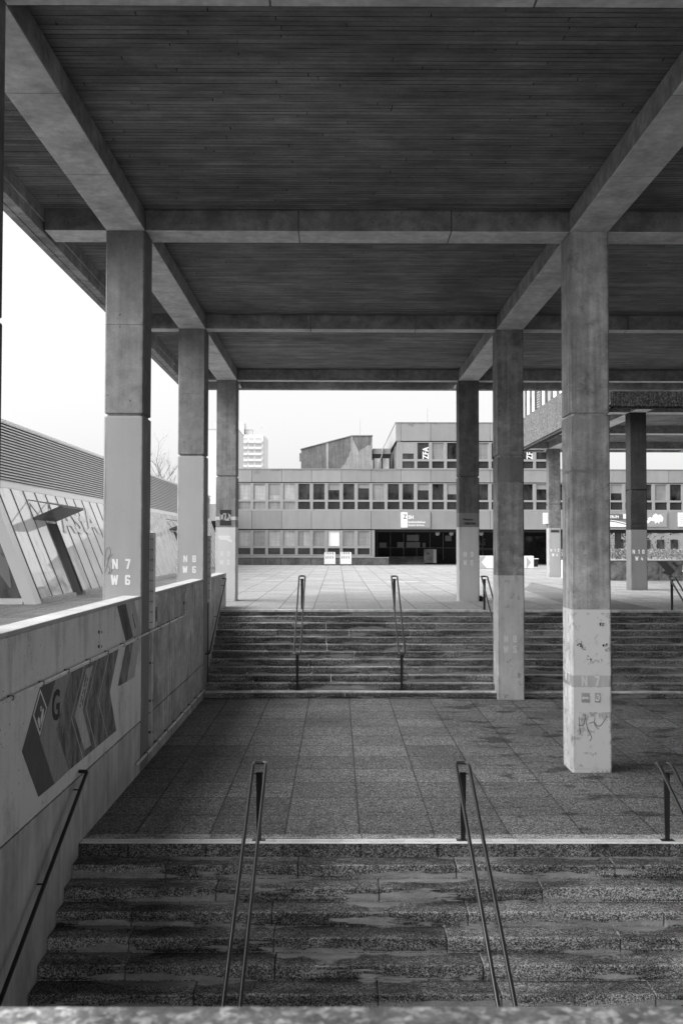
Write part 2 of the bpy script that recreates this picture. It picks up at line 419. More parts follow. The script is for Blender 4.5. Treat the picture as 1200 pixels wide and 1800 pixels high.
# ------------------------------------------------------------------ stairs
def flight(label, n, y_first, tread, z_first, rise, x0, x1, up, first_extra=None):
    """n solid steps of staggered blocks. up: rises away from the camera"""
    t = thing('staircase', label, 'stairs', (x0, y_first, z_first))
    for i in range(n):
        if up: ya = y_first+i*tread; yb = ya+tread+.05; zt = z_first+rise*(i+1); zb = zt-rise
        else: yb = y_first-i*tread+ (0 if i else 0); ya = yb-tread; yb += .04; zt = z_first-rise*(i+1); zb = zt-rise
        bm = B(); x = x0 - random.uniform(.1, 1.1)
        if i == n-1 and up: yb = ya+.34
        while x < x1:
            L = random.choice((1.2, 1.5, 1.8, 1.8, 2.1)); a = max(x, x0); b = min(x+L, x1)
            if b-a > .1:
                dz = random.uniform(-.004, .003); dy = random.uniform(-.006, .006)
                box(bm, a+.004, b-.004, ya+dy, yb, zb+.001-(.1 if not up else 0), zt+dz, bev=.014, seg=2)
            x += L
        o = obj('step', bm, M['step'] if up else M['step_near'], t)
        if first_extra and i in first_extra: o.data.materials[0] = first_extra[i]
    return t
UT = .2727; UR = 1.781/12; UY = 22.0
stA = flight('upper flight of dark pebbled steps rising to the bright plaza', 12, UY, UT, LZ, UR, PX0, 14.0, True)
bm = B(); box(bm, PX0+.002, 14, UY-.006, UY+.14, LZ+UR-.03, LZ+UR+.006, bev=.004)
o = obj('nosing', bm, M['nosing'], stA); o['label'] = 'pale painted edge of the lowest step'
bm = B(); box(bm, PX0+.002, 14, PY1-.004, PY1+.16, -.05, .006, bev=.004); obj('nosing', bm, M['nosing'], stA)
LT = .31; LR = .1475; LY = 11.44
stB = flight('near flight of dark pebbled steps going down below the camera', 17, LY, LT, LZ, LR, PX0, 16.0, False)
bm = B(); xx = PX0+.005
while xx < 16:
    L = random.choice((1.5, 1.8, 1.8)); box(bm, xx, xx+L-.008, LY-.0, LY+.36, LZ-LR-.1, LZ+.004, bev=.012, seg=2); xx += L
obj('edge_stone', bm, M['step'], stB)
bm = B(); box(bm, PX0+.01, 16, LY+.085, LY+.15, LZ, LZ+.0075); box(bm, PX0+.01, 16, LY-.006, LY+.065, LZ-.035, LZ+.0075, bev=.003)
o = obj('white_line', bm, M['whiteline'], stB); o['label'] = 'double white line along the top edge'
struct('stair_court_wall', bx(PX1, PX1+.3, -2, 25.3, -5, -.003), M['wall_raw'])

# ------------------------------------------------------------------ canopy roof
roof = thing('concrete_canopy', 'huge board marked concrete roof slab with grid of beams overhead', 'canopy', (0, 20, SL))
RX0, RX1, RY0, RY1 = -4.87, 70.0, -8.0, 30.6  # right and rear ends stretched out of view to darken the soffit
obj('roof_slab', bx(RX0+.02, RX1, RY0, RY1-.02, SL, SL+1.1), M['soffit'], roof)
def edge_beam(a, b, axis, parent, x0, x1, zb=BB-.02):
    pass
bm = B()   # left edge beam with inner ledge and outer drip groove
def ebar(bm, pts2, y0, y1):
    prism(bm, [(x, y0, z) for x, z in pts2], (0, y1-y0, 0))
ebar(bm, [(RX0, BB-.02), (RX0+.11, BB-.02), (RX0+.115, BB), (RX0+.135, BB), (RX0+.14, BB-.02), (RX0+.28, BB-.02), (RX0+.28, BB+.16), (RX0+.31, BB+.16), (RX0+.31, SL-.002), (RX0, SL-.002)], RY0, RY1-.002)
obj('edge_beam', bm, M['beam_edge'], roof)
bm = B(); prism(bm, [(RX0+.31, y, z) for y, z in [(RY1, BB-.02), (RY1-.10, BB-.02), (RY1-.105, BB), (RY1-.125, BB), (RY1-.13, BB-.02), (RY1-.28, BB-.02), (RY1-.28, SL-.002), (RY1, SL-.002)]], (RX1-RX0-.31, 0, 0))
obj('edge_beam', bm, M['beam_edge'], roof)
def seg_box(bm, x0, x1, y0, y1, axis, step=None, g=.006):
    """beam cast in lengths: thin joints"""
    a, b = (y0, y1) if axis == 'y' else (x0, x1); cuts = [a]
    if step:
        c = a+step
        while c < b-.5: cuts.append(c); c += step
    cuts.append(b)
    for i in range(len(cuts)-1):
        p = cuts[i]+(g/2 if i else 0); q = cuts[i+1]-(g/2 if i < len(cuts)-2 else 0)
        if axis == 'y': box(bm, x0, x1, p, q, BB, SL-.02, bev=.012); box(bm, x0+.035, x1-.035, p+.001, q-.001, SL-.03, SL+.02)
        else: box(bm, p, q, y0, y1, BB, SL-.02, bev=.012); box(bm, p+.001, q-.001, y0+.035, y1-.035, SL-.03, SL+.02)
ym = sorted(YN[k] for k in (6, 7, 8, 9))
for xs in (XW6, XW5, XW4, XW3, XW3+7.2):
    for i, (ya, yb) in enumerate(((RY0+.1, YN[6]), (YN[6], YN[7]), (YN[7], YN[8]), (YN[8], YN[9]), (YN[9]+W, RY1-.285))):
        bm = B()
        if i == 4:
            box(bm, xs+.002, xs+W-.002, YN[9]+.0, yb, BB, SL+.02, bev=.012)
        else:
            aa = ya; bb = yb
            seg_box(bm, xs, xs+W, aa+.001, bb-.001, 'y', 2.32)
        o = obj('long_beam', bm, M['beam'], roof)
xs = [XW6, XW5, XW4, XW3, XW3+7.2]
for k in (6, 7, 8, 9):
    y = YN[k]; d = W if k in (6, 7) else .34 if k == 8 else .30
    if k == 9: y = YN[9]+.02
    for i in range(4):
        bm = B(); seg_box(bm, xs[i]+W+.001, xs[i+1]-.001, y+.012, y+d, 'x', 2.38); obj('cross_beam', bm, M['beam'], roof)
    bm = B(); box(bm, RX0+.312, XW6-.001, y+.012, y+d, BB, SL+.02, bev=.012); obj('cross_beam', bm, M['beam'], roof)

# ------------------------------------------------------------------ columns
def ring(bm, x0, y0, w, c, z, ins):
    x0 += ins; y0 += ins; w -= 2*ins; x1 = x0+w; y1 = y0+w
    return [bm.verts.new((x, y, z)) for x, y in ((x0+c, y0), (x1-c, y0), (x1, y0+c), (x1, y1-c), (x1-c, y1), (x0+c, y1), (x0, y1-c), (x0, y0+c))]
GL = {}
def _g(ch):
    S_ = .34; H = 1.0; V0, V1, V2 = 0, .42, .62; q = []
    def r(a, b, c, d): q.append([(a, c), (b, c), (b, d), (a, d)])
    b = .19
    if ch == 'N': r(0, .3, 0, 1); r(.7, 1, 0, 1); q.append([(.0, 1), (.32, 1), (1, 0), (.68, 0)])
    elif ch == 'W':
        q += [[(0, 1), (.27, 1), (.42, 0), (.17, 0)], [(.17, 0), (.42, 0), (.60, .95), (.44, .95)], [(.58, 0), (.83, 0), (.56, .95), (.40, .95)], [(.58, 0), (.83, 0), (1.0, 1), (.73, 1)]]
    elif ch == '7': r(0, 1, 1-b, 1); q.append([(.6, 1-b), (1, 1-b), (.62, 0), (.2, 0)])
    elif ch == '1': r(.38, .78, 0, 1); q.append([(.12, .72), (.12, .86), (.38, 1), (.38, .72)])
    elif ch == '4': q.append([(0, .22), (0, .42), (.42, 1), (.62, 1), (.3, .42), (.3, .22)]); r(.3, 1, .22, .4); r(.55, .9, 0, .62)
    elif ch in '0689':
        q += [[(.12, 1), (.88, 1), (1, .9), (1, 1-b), (0, 1-b), (0, .9)], [(.12, 0), (.88, 0), (1, .1), (1, b), (0, b), (0, .1)]]
        if ch in '089': r(0, .36, (.5 if ch == '9' else b), 1-b)
        if ch in '06': r(0, .36, b, 1-b) if ch == '6' else None
        if ch in '089': r(.64, 1, b, 1-b)
        if ch == '6': r(.64, 1, b, .5); r(.64, 1, .72, 1-b)
        if ch == '9': r(0, .36, b, .3)
        if ch in '689': r(.3, .7, .42, .58)
    elif ch == '5': r(0, 1, 1-b, 1); r(0, .36, .44, 1-b); r(.3, .9, .48, .64); r(.64, 1, b, .6); q.append([(.12, 0), (.88, 0), (1, .1), (1, b), (0, b), (0, .1)]); r(0, .36, b, .3)
    elif ch == '2': q.append([(.12, 1), (.88, 1), (1, .9), (1, 1-b), (0, 1-b), (0, .9)]); r(.64, 1, .5, 1-b); r(0, .36, .66, 1-b); q.append([(.64, .5), (1, .5), (.4, b), (0, b)]); r(0, 1, 0, b)
    return q
def stencil(items, x, y, mat, parent, side=False, h=.152):
    """blocky stencilled characters, one thin mesh; items (char, offset, z)"""
    bm = B()
    for ch, xo, z in items:
        w_ = {'W': .116, 'N': .088, '1': .07}.get(ch, .08)
        for i, poly in enumerate(_g(ch)):
            d = .0075+.00025*i
            if side: prism(bm, [(x-d, y-xo-a*w_, z+c*h) for a, c in poly], (.003, 0, 0))
            else: prism(bm, [(x+xo+a*w_, y-d, z+c*h) for a, c in poly], (0, .003, 0))
    return obj('stencil_lettering', bm, mat, parent)
def column(nx, ny, zb, label, mat, joints=(3.70,), fine=(5.1,), foot=True, text_rows=None, tmat='stencil', ztop=BB):
    X = {6: XW6, 5: XW5, 4: XW4}[nx]; Y = YN[ny]
    t = thing('concrete_column', label, 'column', (X+W/2, Y+W/2, zb), 'concrete columns carrying the canopy')
    prof = [(zb, .0)]
    if foot: prof += [(zb+.05, .0), (zb+.052, .006), (zb+.06, .006), (zb+.062, -.004)]
    for f in sorted(list(joints)+list(fine)):
        if f in joints: prof += [(f-.04, -.004), (f-.026, .0), (f-.024, .032), (f+.024, .032), (f+.026, .002), (f+.04, .0)]
        else: prof += [(f-.004, .0), (f-.003, .006), (f+.003, .006), (f+.004, .0)]
    prof.append((ztop-.002, 0))
    bm = B(); last = None
    for z, ins in prof:
        r_ = ring(bm, X, Y, W, .022, z, ins)
        if last:
            for i in range(8): bm.faces.new((last[i], last[(i+1) % 8], r_[(i+1) % 8], r_[i]))
        else: bm.faces.new(r_[::-1])
        last = r_
    bm.faces.new(last)
    obj('shaft', bm, mat, t)
    if text_rows:
        for ln, zr in text_rows: stencil([(ch, xr, zr) for ch, xr in ln], X, Y, M[tmat], t)
    return t, X, Y
P2_unused = lambda d, wd, d2: (([('N', .135), (d, .345)], 1.321), ([('W', .125), (wd, .355)], 1.076))
def P2z(d, wd, z1, z2): return (([('N', .145), (d, .345)], z1), ([('W', .125), (wd, .345)], z2))
colm = {}
m = concrete('column_painted_to_joint', .21, .2, .18, edge=-3.597, zones=[(-9, 3.68, .30, .05)])
t76, X, Y = column(6, 7, LZ, 'front left column stencilled N 7 W 6, pale painted below its dark joint', m, text_rows=P2z('7', '6', 1.321, 1.076))
# scribbled tag on its left edge
gr = B()
for pts in ([(.02, 1.35), (.05, 1.62), (.10, 1.66), (.13, 1.58), (.06, 1.45)], [(.03, 1.25), (.10, 1.5), (.16, 1.55)], [(.05, 1.38), (.12, 1.33), (.08, 1.22), (.15, 1.3), (.13, 1.42)]):
    tube(gr, [(X+a, Y-.005, z) for a, z in fillet([(a, z, 0) for a, z in pts], .05) for a, z in [(a, z)]] if False else [(X+q.x, Y-.005, q.y) for q in fillet([(a, z, 0) for a, z in pts], .05)], .0035, 5)
obj('graffiti', gr, plain('felt_pen', .12, .6), t76)
m = concrete('column_painted_n8w6', .2, .2, .2, edge=-3.597, zones=[(-9, 3.68, .33, .05)])
t86, X, Y = column(6, 8, LZ, 'middle left column stencilled N 8 W 6, pale painted below its joint', m, text_rows=P2z('8', '6', 1.285, 1.045))
m = concrete('column_n9w6', .22, .25, .25, edge=-3.597, zones=[(-9, 2.18, .52, .05), (2.40, 2.50, .52, .05)])
t96, X, Y = column(6, 9, 0, 'far left column stencilled N 9 W 6 with torn dark poster and white lower part', m, text_rows=P2z('9', '6', 1.32, 1.068))
bm = bx(X+.12, X+.46, Y-.012, Y-.005, 2.24, 2.70)
def posterm():
    k = NT('torn_poster')
    n = k.noise(9, 6, .75, v=k.vmap((1.6, 1, .6))); z = k.xyz()[2]
    band = k.math('MULTIPLY', k.math('GREATER_THAN', z, 2.38), k.math('LESS_THAN', z, 2.6))
    return k.out(k.mix(k.math('MULTIPLY', band, k.rng(n, .48, .52, 0, 1)), .035, .38), .7)
obj('poster', bm, posterm(), t96)
bm = B()
for i in range(14):
    a = X+.07+i*.027+random.uniform(-.01, .01); box(bm, a, a+.035, Y-.0085-.0001*i, Y-.004, 1.83+random.uniform(-.015, .03), 1.95+random.uniform(-.02, .015))
for i in range(6):
    a = X+.3+i*.034; zz = 1.83-i*.014; box(bm, a, a+.05, Y-.0099-.0001*i, Y-.004, zz-.06, zz+.02)
bm2 = B(); box(bm2, X+.07, X+.43, Y-.0075, Y-.004, 1.86, 1.935, bev=.0012); box(bm2, X+.12, X+.34, Y-.0082, Y-.004, 1.80, 1.87, bev=.0012)
prism(bm2, [(X+.30, Y-.0079, 1.80), (X+.46, Y-.0079, 1.73), (X+.50, Y-.0079, 1.77), (X+.44, Y-.0079, 1.84), (X+.32, Y-.0079, 1.87)], (0, .004, 0)); bm.free()
obj('painted_over_patch', bm2, M['stencil'], t96)

m = concrete('column_n7w5', .38, .26, .34, blot=.4, edge=3.603, zones=[(3.5, 3.70, .29, .3, .5), (2.82, 2.86, .24, .3, .12), (-9, .70, .74, .2, .01, .56), (.66, .71, .75, .1), (-.30, -.175, .78, .1, .012, .60), (-.86, -.48, .8, .1, .012, .62), (-.476, -.302, .48, .14)])
t75, X, Y = column(5, 7, LZ, 'nearest right column stencilled N 7 with white bands, standing on the lower landing', m,
                   joints=(3.72,), fine=(4.593, 2.861), text_rows=(([('N', .145), ('7', .345)], -.46),))
bm = B()
for a, b in ((.14, .26), (.345, .43)):
    box(bm, X+a, X+b, Y-.009, Y-.004, -.71, -.565, bev=.0012)
obj('overpainted_stencil', bm, plain('grey_overpaint', .36, .8, var=.25), t75)
bm = B()
zz = -.64
prism(bm, [(X+.145, Y-.0105, zz), (X+.175, Y-.0105, zz+.028), (X+.175, Y-.0105, zz+.014), (X+.225, Y-.0105, zz+.014), (X+.225, Y-.0105, zz+.03), (X+.255, Y-.0105, zz), (X+.235, Y-.0105, zz-.03), (X+.225, Y-.0105, zz-.014), (X+.175, Y-.0105, zz-.014), (X+.16, Y-.0105, zz-.035)], (0, .004, 0))
tube(bm, fillet([(X+.375, Y-.009, -.60), (X+.41, Y-.009, -.60), (X+.41, Y-.009, -.68), (X+.365, Y-.009, -.68), (X+.365, Y-.009, -.655)], .015), .009, 6)
obj('white_mark', bm, M['stencil'], t75)
stencil([('N', -.42, -.42), ('7', -.22, -.42), ('W', -.44, -.68), ('5', -.22, -.68)], X, Y, M['stencil'], t75, side=True)
bm = B()
rs = random.Random(3)
for cx, cz, n, s in ((.12, .18, 9, .022), (.17, .13, 6, .018), (.5, .18, 9, .02), (.55, .10, 6, .016), (.27, -.07, 5, .018), (.22, -.03, 3, .014), (.42, -.08, 4, .013), (.08, .24, 4, .012), (.46, .48, 10, .02)):
    for i in range(n):
        a = X+cx+rs.uniform(-.035, .035); b = cz+rs.uniform(-.035, .035); q = s*rs.uniform(.3, 1); k = rs.randint(4, 6); ph = rs.random()*6
        prism(bm, [(a+math.cos(ph+j*6.283/k)*q*rs.uniform(.5, 1), Y-.0075-i*.0002, b+math.sin(ph+j*6.283/k)*q*.7) for j in range(k)], (0, .003, 0))
obj('chipped_paint', bm, M['black'], t75)
bm = B()
for pts in ([(.10, -.93), (.11, -1.08), (.12, -1.2)], [(.09, -1.05), (.17, -1.08), (.2, -.9)], [(.2, -.95), (.23, -1.12), (.3, -1.25), (.26, -1.3)], [(.26, -1.03), (.33, -1.0), (.38, -1.08), (.44, -1.06), (.53, -.92)], [(.34, -.95), (.33, -1.05), (.4, -1.12)]):
    tube(bm, [(X+q.x, Y-.001, q.y) for q in fillet([(a, z, 0) for a, z in pts], .06)], .007, 5)
obj('graffiti', bm, plain('faded_spray_paint', .17, .8, var=.4), t75)

m = concrete('column_n8w5', .24, .3, .36, blot=.3, edge=3.603, zones=[(3.1, 3.68, .15, .3, .3), (-9, 1.0, .48, .2, .02, .60), (-.9, 1.0, .46, .16, .01, .56)])
t85, X, Y = column(5, 8, LZ, 'middle right column stencilled N 8 W 5, dark above and paler below, at the foot of the steps', m,
                   joints=(3.70,), fine=(5.0, 3.15), text_rows=P2z('8', '5', -.50, -.73), tmat='stencil_dim')
m = concrete('column_n9w5', .12, .3, .25, blot=.2, edge=3.603, zones=[(-9, 2.20, .44, .06), (2.20, 2.50, .17, .15), (2.50, 2.62, .17, .2)])
t95, X, Y = column(5, 9, 0, 'far right column stencilled N 9 W 5 beside the entrance view', m, text_rows=P2z('9', '5', 1.32, 1.07))
its = [('Plakatieren', .085, at(X+.12, Y-.008, 2.40, FACE), .002, .8), ('VERBOTEN', .085, at(X+.15, Y-.008, 2.28, FACE), .004, .8)]
text('notice_lettering', its, M['black'], t95)
m = concrete('column_n10w4', .034, .25, .2, edge=10.8, zones=[(-9, 2.23, .17, .06)])
t104, X, Y = column(4, 10, 0, 'column stencilled N 1 0 W 4 on the plaza at right, dark above and grey below', m, fine=(5.0,),
                    text_rows=(([('N', .055), ('1', .255), ('0', .41)], 1.345), ([('W', .15), ('4', .36)], 1.095)), tmat='stencil_dim')
its = [('PLAKATIEREN', .085, at(X+.09, Y-.008, 2.44, FACE), .002, .7), ('VERBOTEN', .085, at(X+.15, Y-.008, 2.30, FACE), .004, .8)]
text('notice_lettering', its, M['black'], t104)
m = concrete('column_n12w4', .16, .3, .2, blot=.2, edge=10.8, zones=[(-9, 2.50, .33, .06)])
t124, X, Y = column(4, 12, 0, 'far column stencilled N 1 2 W 4 with small white sign box on its side', m, joints=(3.72,), fine=(5.0,),
                    text_rows=(([('N', .06), ('1', .27), ('2', .44)], 1.295), ([('W', .15), ('4', .36)], 1.06)), tmat='stencil_dim')
obj('notice_plate', bx(X+.08, X+.52, Y-.016, Y-.004, 2.28, 2.42), M['plinth'], t124)
text('notice_lettering', [('VERBOTEN', .09, at(X+.12, Y-.02, 2.31, FACE), .003, .8)], M['black'], t124)
sb = thing('sign_box', 'small white sign box fixed to the left side of the far column', 'sign', (X-.1, Y+.2, 2.9))
obj('casing', bx(X-.2, X-.005, Y+.1, Y+.5, 2.72, 3.28, bev=.01), M['white'], sb)
obj('bracket', bx(X-.21, X-.19, Y+.15, Y+.45, 2.78, 3.2), M['steel'], sb)
m = concrete('column_n6w6', .12, .3, .2)
t66, X, Y = column(6, 6, -5.0, 'dark column edge cropped by the left border of the photo', m, joints=(3.70,), fine=())

# ------------------------------------------------------------------ left retaining walls
def wall(y0, y1, label, mat, zb=-5.0, y_cap=None):
    t = thing('parapet_wall', label, 'wall', (-3.15, (y0+y1)/2, 0))
    bm = B(); box(bm, -3.285, -3.0, y0, y1, zb, -1.018, bev=.004); obj('lower_wall', bm, mat, t)
    bm = B(); box(bm, -3.28, -2.998, y0, y1, -.994, .86); obj('upper_wall', bm, mat, t)
    bm = B(); box(bm, -3.284, -2.995, y0+.001, y1-.001, .862, .912, bev=.012, seg=2); o = obj('coping', bm, M['wall_cap'], t)
    bm = B(); box(bm, -3.27, -3.02, y0+.001, y1-.001, -1.01, -.99); obj('joint', bm, M['black'], t)
    return t
wA = wall(YN[6]+W, YN[7]-.002, 'painted grey parapet wall with arrow mural beside near landing', M['wall_paint'])
wB = wall(YN[7]+W+.002, YN[8]-.002, 'stained raw concrete parapet wall between the two nearer left columns', M['wall_raw'])
wC = wall(YN[8]+W+.002, 26.27, 'far concrete parapet wall with handrail beside the upper steps', M['wall_raw'])
wD = wall(-2.0, YN[6]-.002, 'near end of the parapet wall left of camera', M['wall_paint'])

# mural painted on the first wall: flat sheets 2 to 6 mm proud of the wall
k = NT('mural_dark'); MD = concrete('mural_dark_paint', .12, .12, .1, pits=False)
MG = concrete('mural_grey_paint', .30, .1, .1, pits=False)
def wornm():
    k = NT('mural_worn_paint')
    n = k.noise(3.0, 8, .78, v=k.vmap((1, 1.6, .55))); n2 = k.noise(14, 5, .8, v=k.vmap((1, 2, .4)))
    f = k.rng(n, .38, .66, .07, .27); f = k.math('MULTIPLY', f, k.rng(n2, .35, .65, .6, 1.5))
    return k.out(f, .85)
MWn = wornm(); ML = concrete('mural_line_paint', .42, .15, .1, pits=False); MLi = concrete('mural_light_paint', .44, .12, .15, pits=False)
def sheet(name, pts, x, mat, parent, th=.0015, label=None):
    bm = B(); prism(bm, [(x, y, z) for y, z in pts], (th, 0, 0)); o = obj(name, bm, mat, parent)
    if label: o['label'] = label
    return o
x0 = -2.9965
sheet('mural', [(9.86, .262), (10.404, .262), (9.869, -.25), (10.406, -.839), (9.854, -.833), (9.32, -.265)], x0, MD, wA, label='dark arrowhead panel')
sheet('mural', [(10.405, .262), (10.979, .262), (10.455, -.278), (10.962, -.826), (10.407, -.839), (9.87, -.25)], x0, MG, wA, label='grey chevron panel')
sheet('mural', [(10.98, .262), (13.384, .262), (12.891, -.244), (13.299, -.83), (12.788, -.828), (10.963, -.826), (10.456, -.278)], x0, MWn, wA, label='scratched dark chevron panel')
def vline(y0, ym_, y1, wd=.028):
    sheet('mural_line', [(y0, .26), (y0+wd, .26), (ym_+wd, -.255), (y1+wd, -.83), (y1, -.83), (ym_, -.255)], x0+.002, ML, wA)
vline(11.57, 11.02, 11.55); vline(12.2, 11.65, 12.17); vline(12.81, 12.26, 12.78)
sheet('mural', [(11.677, .215), (11.976, .215), (11.514, -.241), (11.931, -.747), (11.621, -.739), (11.176, -.261)], x0+.002, MLi, wA, label='pale inner chevron')
sheet('mural', [(13.277, .858), (13.813, .858), (14.337, .334), (13.836, .327)], x0-.0005, MD, wA, label='dark upper chevron')
sheet('mural', [(13.815, .858), (14.394, .858), (14.871, .439), (14.876, .33), (14.339, .334)], x0-.0005, MLi, wA, label='pale upper chevron')
sheet('mural', [(13.837, .26), (14.338, .265), (13.935, -.258), (13.358, -.246)], x0, MWn, wA, label='dark lower chevron arm')
sheet('mural', [(14.34, .265), (14.876, .275), (14.442, -.263), (13.937, -.258)], x0, MLi, wA, label='pale lower chevron arm')
# diamond emblem with reader
yc, zc = 9.872, .016
sheet('emblem', [(9.869, .245), (10.105, .017), (9.868, -.228), (9.639, .018)], x0+.002, M['stencil_dim'], wA, label='pale diamond emblem')
sheet('emblem_field', [(9.869, .205), (10.065, .017), (9.868, -.188), (9.679, .018)], x0+.004, MD, wA)
sheet('emblem_figure', [(9.80, -.02), (9.86, -.055), (9.87, -.15), (9.83, -.13), (9.78, -.06)], x0+.006, M['stencil_dim'], wA)
sheet('emblem_figure', [(9.88, -.05), (9.93, .03), (9.98, .035), (9.97, -.06), (9.89, -.13)], x0+.006, M['stencil_dim'], wA)
bm = B(); tube(bm, [(x0+.006, 9.885+.022*math.cos(a*.6283), .045+.024*math.sin(a*.6283)) for a in range(10)], .005, 5, closed=True)
obj('emblem_figure', bm, M['stencil_dim'], wA)
WR = Matrix.Rotation(math.pi/2, 4, 'Z') @ FACE      # text on a wall facing +X
text('mural_lettering', [('G', .44, at(x0+.004, 10.27, -.16, WR), .012, .95)], M['black'], wA)
def tiny_print(y, z, dy, dz, n, x, h, mat):
    """worn lines of lettering too small to read: a row of short uneven strokes along (dy, dz)"""
    bm = B(); r = random.Random(int(y*100)); L = math.hypot(dy, dz); uy, uz = dy/L, dz/L; t_ = 0
    for i in range(n):
        a_ = t_; w__ = r.uniform(.012, .03); hh = h*r.uniform(.6, 1); t_ += w__+r.choice((.008, .008, .03)); 
        if t_ > L: break
        q = [(y+uy*a_, z+uz*a_), (y+uy*(a_+w__), z+uz*(a_+w__)), (y+uy*(a_+w__)-uz*hh, z+uz*(a_+w__)+uy*hh), (y+uy*a_-uz*hh, z+uz*a_+uy*hh)]
        prism(bm, [(x, p_, c_) for p_, c_ in q], (.0012, 0, 0))
    return obj('faded_lettering', bm, mat, wA)
tiny_print(11.40, -.20, .30, .36, 30, x0+.005, .04, M['black']); tiny_print(11.50, -.20, .28, .34, 30, x0+.005, .04, M['black'])
tiny_print(13.55, .78, .42, -.40, 30, x0+.003, .03, M['black']); tiny_print(13.65, .80, .36, -.34, 30, x0+.003, .03, M['black']); tiny_print(14.25, .66, .26, -.26, 12, x0+.003, .05, M['black'])
# service pipes on the walls
def pipe(pts, r, label, mat='steel', clips=None, fil=.06):
    t = thing('conduit_pipe', label, 'pipe', pts[0]); bm = B(); tube(bm, fillet(pts, fil), r, 8); obj('pipe', bm, M[mat], t, True)
    if clips:
        for c in clips:
            box_ = B(); box(box_, -3.0, c[0]+r+.002, c[1]-.010, c[1]+.010, c[2]-r-.004, c[2]+r+.004, bev=.002); obj('clip', box_, M['steel_dark'], t)
    return t
pipe([(-2.96, 8.3, .31), (-2.96, 19.02, .31), (-2.96, 19.02, .40)], .018, 'thin steel conduit running along the wall above the mural', clips=[(-2.96, 8.9+i*.92, .31) for i in range(11)], fil=.05)
pipe([(-2.965, 12.25, .34), (-2.965, 12.25, .70)], .014, 'short upright conduit stub above the mural', clips=[(-2.965, 12.25, .42), (-2.965, 12.25, .6)])
pipe([(-2.965, 19.02, .42), (-2.965, 19.02, .74)], .016, 'short upright conduit stub on the stained wall', clips=[(-2.965, 19.02, .55)])
pipe([(-2.955, 14.5, -1.56), (-2.955, 21.7, -1.56)], .022, 'steel conduit running low along the wall above the landing', clips=[(-2.955, 15.2+i*.9, -1.56) for i in range(8)])
pipe([(-2.955, 15.60, .30), (-2.955, 15.60, -1.54)], .014, 'upright conduit below the channel beside front left column', clips=[(-2.955, 15.6, z) for z in (-.2, -.8, -1.3)])
pipe([(-2.96, 22.38, .34), (-2.96, 22.38, -1.58)], .016, 'upright dark conduit below the channel beside middle left column', 'steel_dark')
def channel(y, label, xo=-2.925, hw=.10, z0=.36, z1=1.88):
    t = thing('cable_channel', label, 'cable channel', (-2.95, y, .36))
    bm = B()
    box(bm, -2.993, -2.985, y-hw, y+hw, z0, z1); box(bm, -2.985, xo, y-hw, y-hw+.008, z0, z1); box(bm, -2.985, xo, y+hw-.008, y+hw, z0, z1)
    box(bm, xo-.008, xo, y-hw+.009, y+hw-.009, z0, z1)
    obj('channel', bm, M['steel'], t)
    bm = B()
    for i in range(9):
        z = z0+(z1-z0)*(i+.6)/9.2; tube(bm, [(xo-.012, y-hw-.004, z), (xo-.012, y-hw+.002, z)], .01, 6); tube(bm, [(xo-.04, y-hw-.006, z), (xo-.04, y-hw+.002, z)], .009, 6)
    obj('rivets', bm, M['metal_dark'], t)
channel(15.58, 'upright steel channel behind front left column, rising above the wall')
channel(22.5, 'upright steel channel behind middle left column, rising above the wall')
channel(8.28, 'upright steel channel at the left border of the photo', -2.93, .08, -.1, .9)
sg = thing('notice_plate', 'tiny square notice plate on the stained wall by the channel', 'sign', (-2.99, 16.1, .55))
obj('plate', bx(-2.998, -2.99, 16.0, 16.22, .42, .66), M['steel_dark'], sg); obj('print', bx(-2.99, -2.988, 16.05, 16.17, .47, .6), M['plinth'], sg)

# ------------------------------------------------------------------ handrails
def rail(x, y_top, z_top, y_bot, z_bot, post_top, post_bot, label, hook=.14, half=.075, posts_extra=()):
    """double handrail: two sloping tubes joined by bends at both ends, on flat posts"""
    t = thing('stair_handrail', label, 'handrail', (x, post_top[0], post_top[1]), 'freestanding double handrails')
    pts = [(x-half, y_bot, z_bot), (x-half, y_top, z_top), (x-half, y_top+hook, z_top+.005), (x+half, y_top+hook, z_top+.005), (x+half, y_top, z_top), (x+half, y_bot, z_bot)]
    bm = B(); tube(bm, fillet(pts, .045, 4, True), .0215, 10, closed=True); obj('rail', bm, M['rail'], t, True)
    for (py, pz, ph) in (post_top, post_bot)+tuple(posts_extra):
        bm = B(); a = .026; b = .036
        prism(bm, [(x-a, py-.012, pz), (x+a, py-.012, pz), (x+b, py-.012, ph), (x-b, py-.012, ph)], (0, .024, 0)); obj('post', bm, M['metal_dark'], t)
        bm = B(); box(bm, x-.08, x+.08, py-.05, py+.05, pz, pz+.010, bev=.003); obj('foot_plate', bm, M['metal_dark'], t)
        bm = B()
        s = (z_top-z_bot)/(y_top-y_bot); zr = min(z_top, z_bot+s*(py-y_bot))
        tube(bm, [(x-half, py, zr-.012), (x-half, py, ph-.02), (x+half, py, ph-.02), (x+half, py, zr-.012)], .007, 6); obj('bracket', bm, M['metal_dark'], t)
    return t
for x, lb in ((-.905, 'double handrail on the upper steps, left one'), (1.475, 'double handrail on the upper steps, second from the left'), (3.80, 'double handrail on the upper steps beside the middle right column'),
              (6.25, 'double handrail on the upper steps half hidden behind the nearest right column'), (8.65, 'double handrail on the upper steps at the right border')):
    rail(x, 25.1, .86, 22.12, -.80, (25.12, 0, .80), (22.26, LZ+UR, -.80), lb)
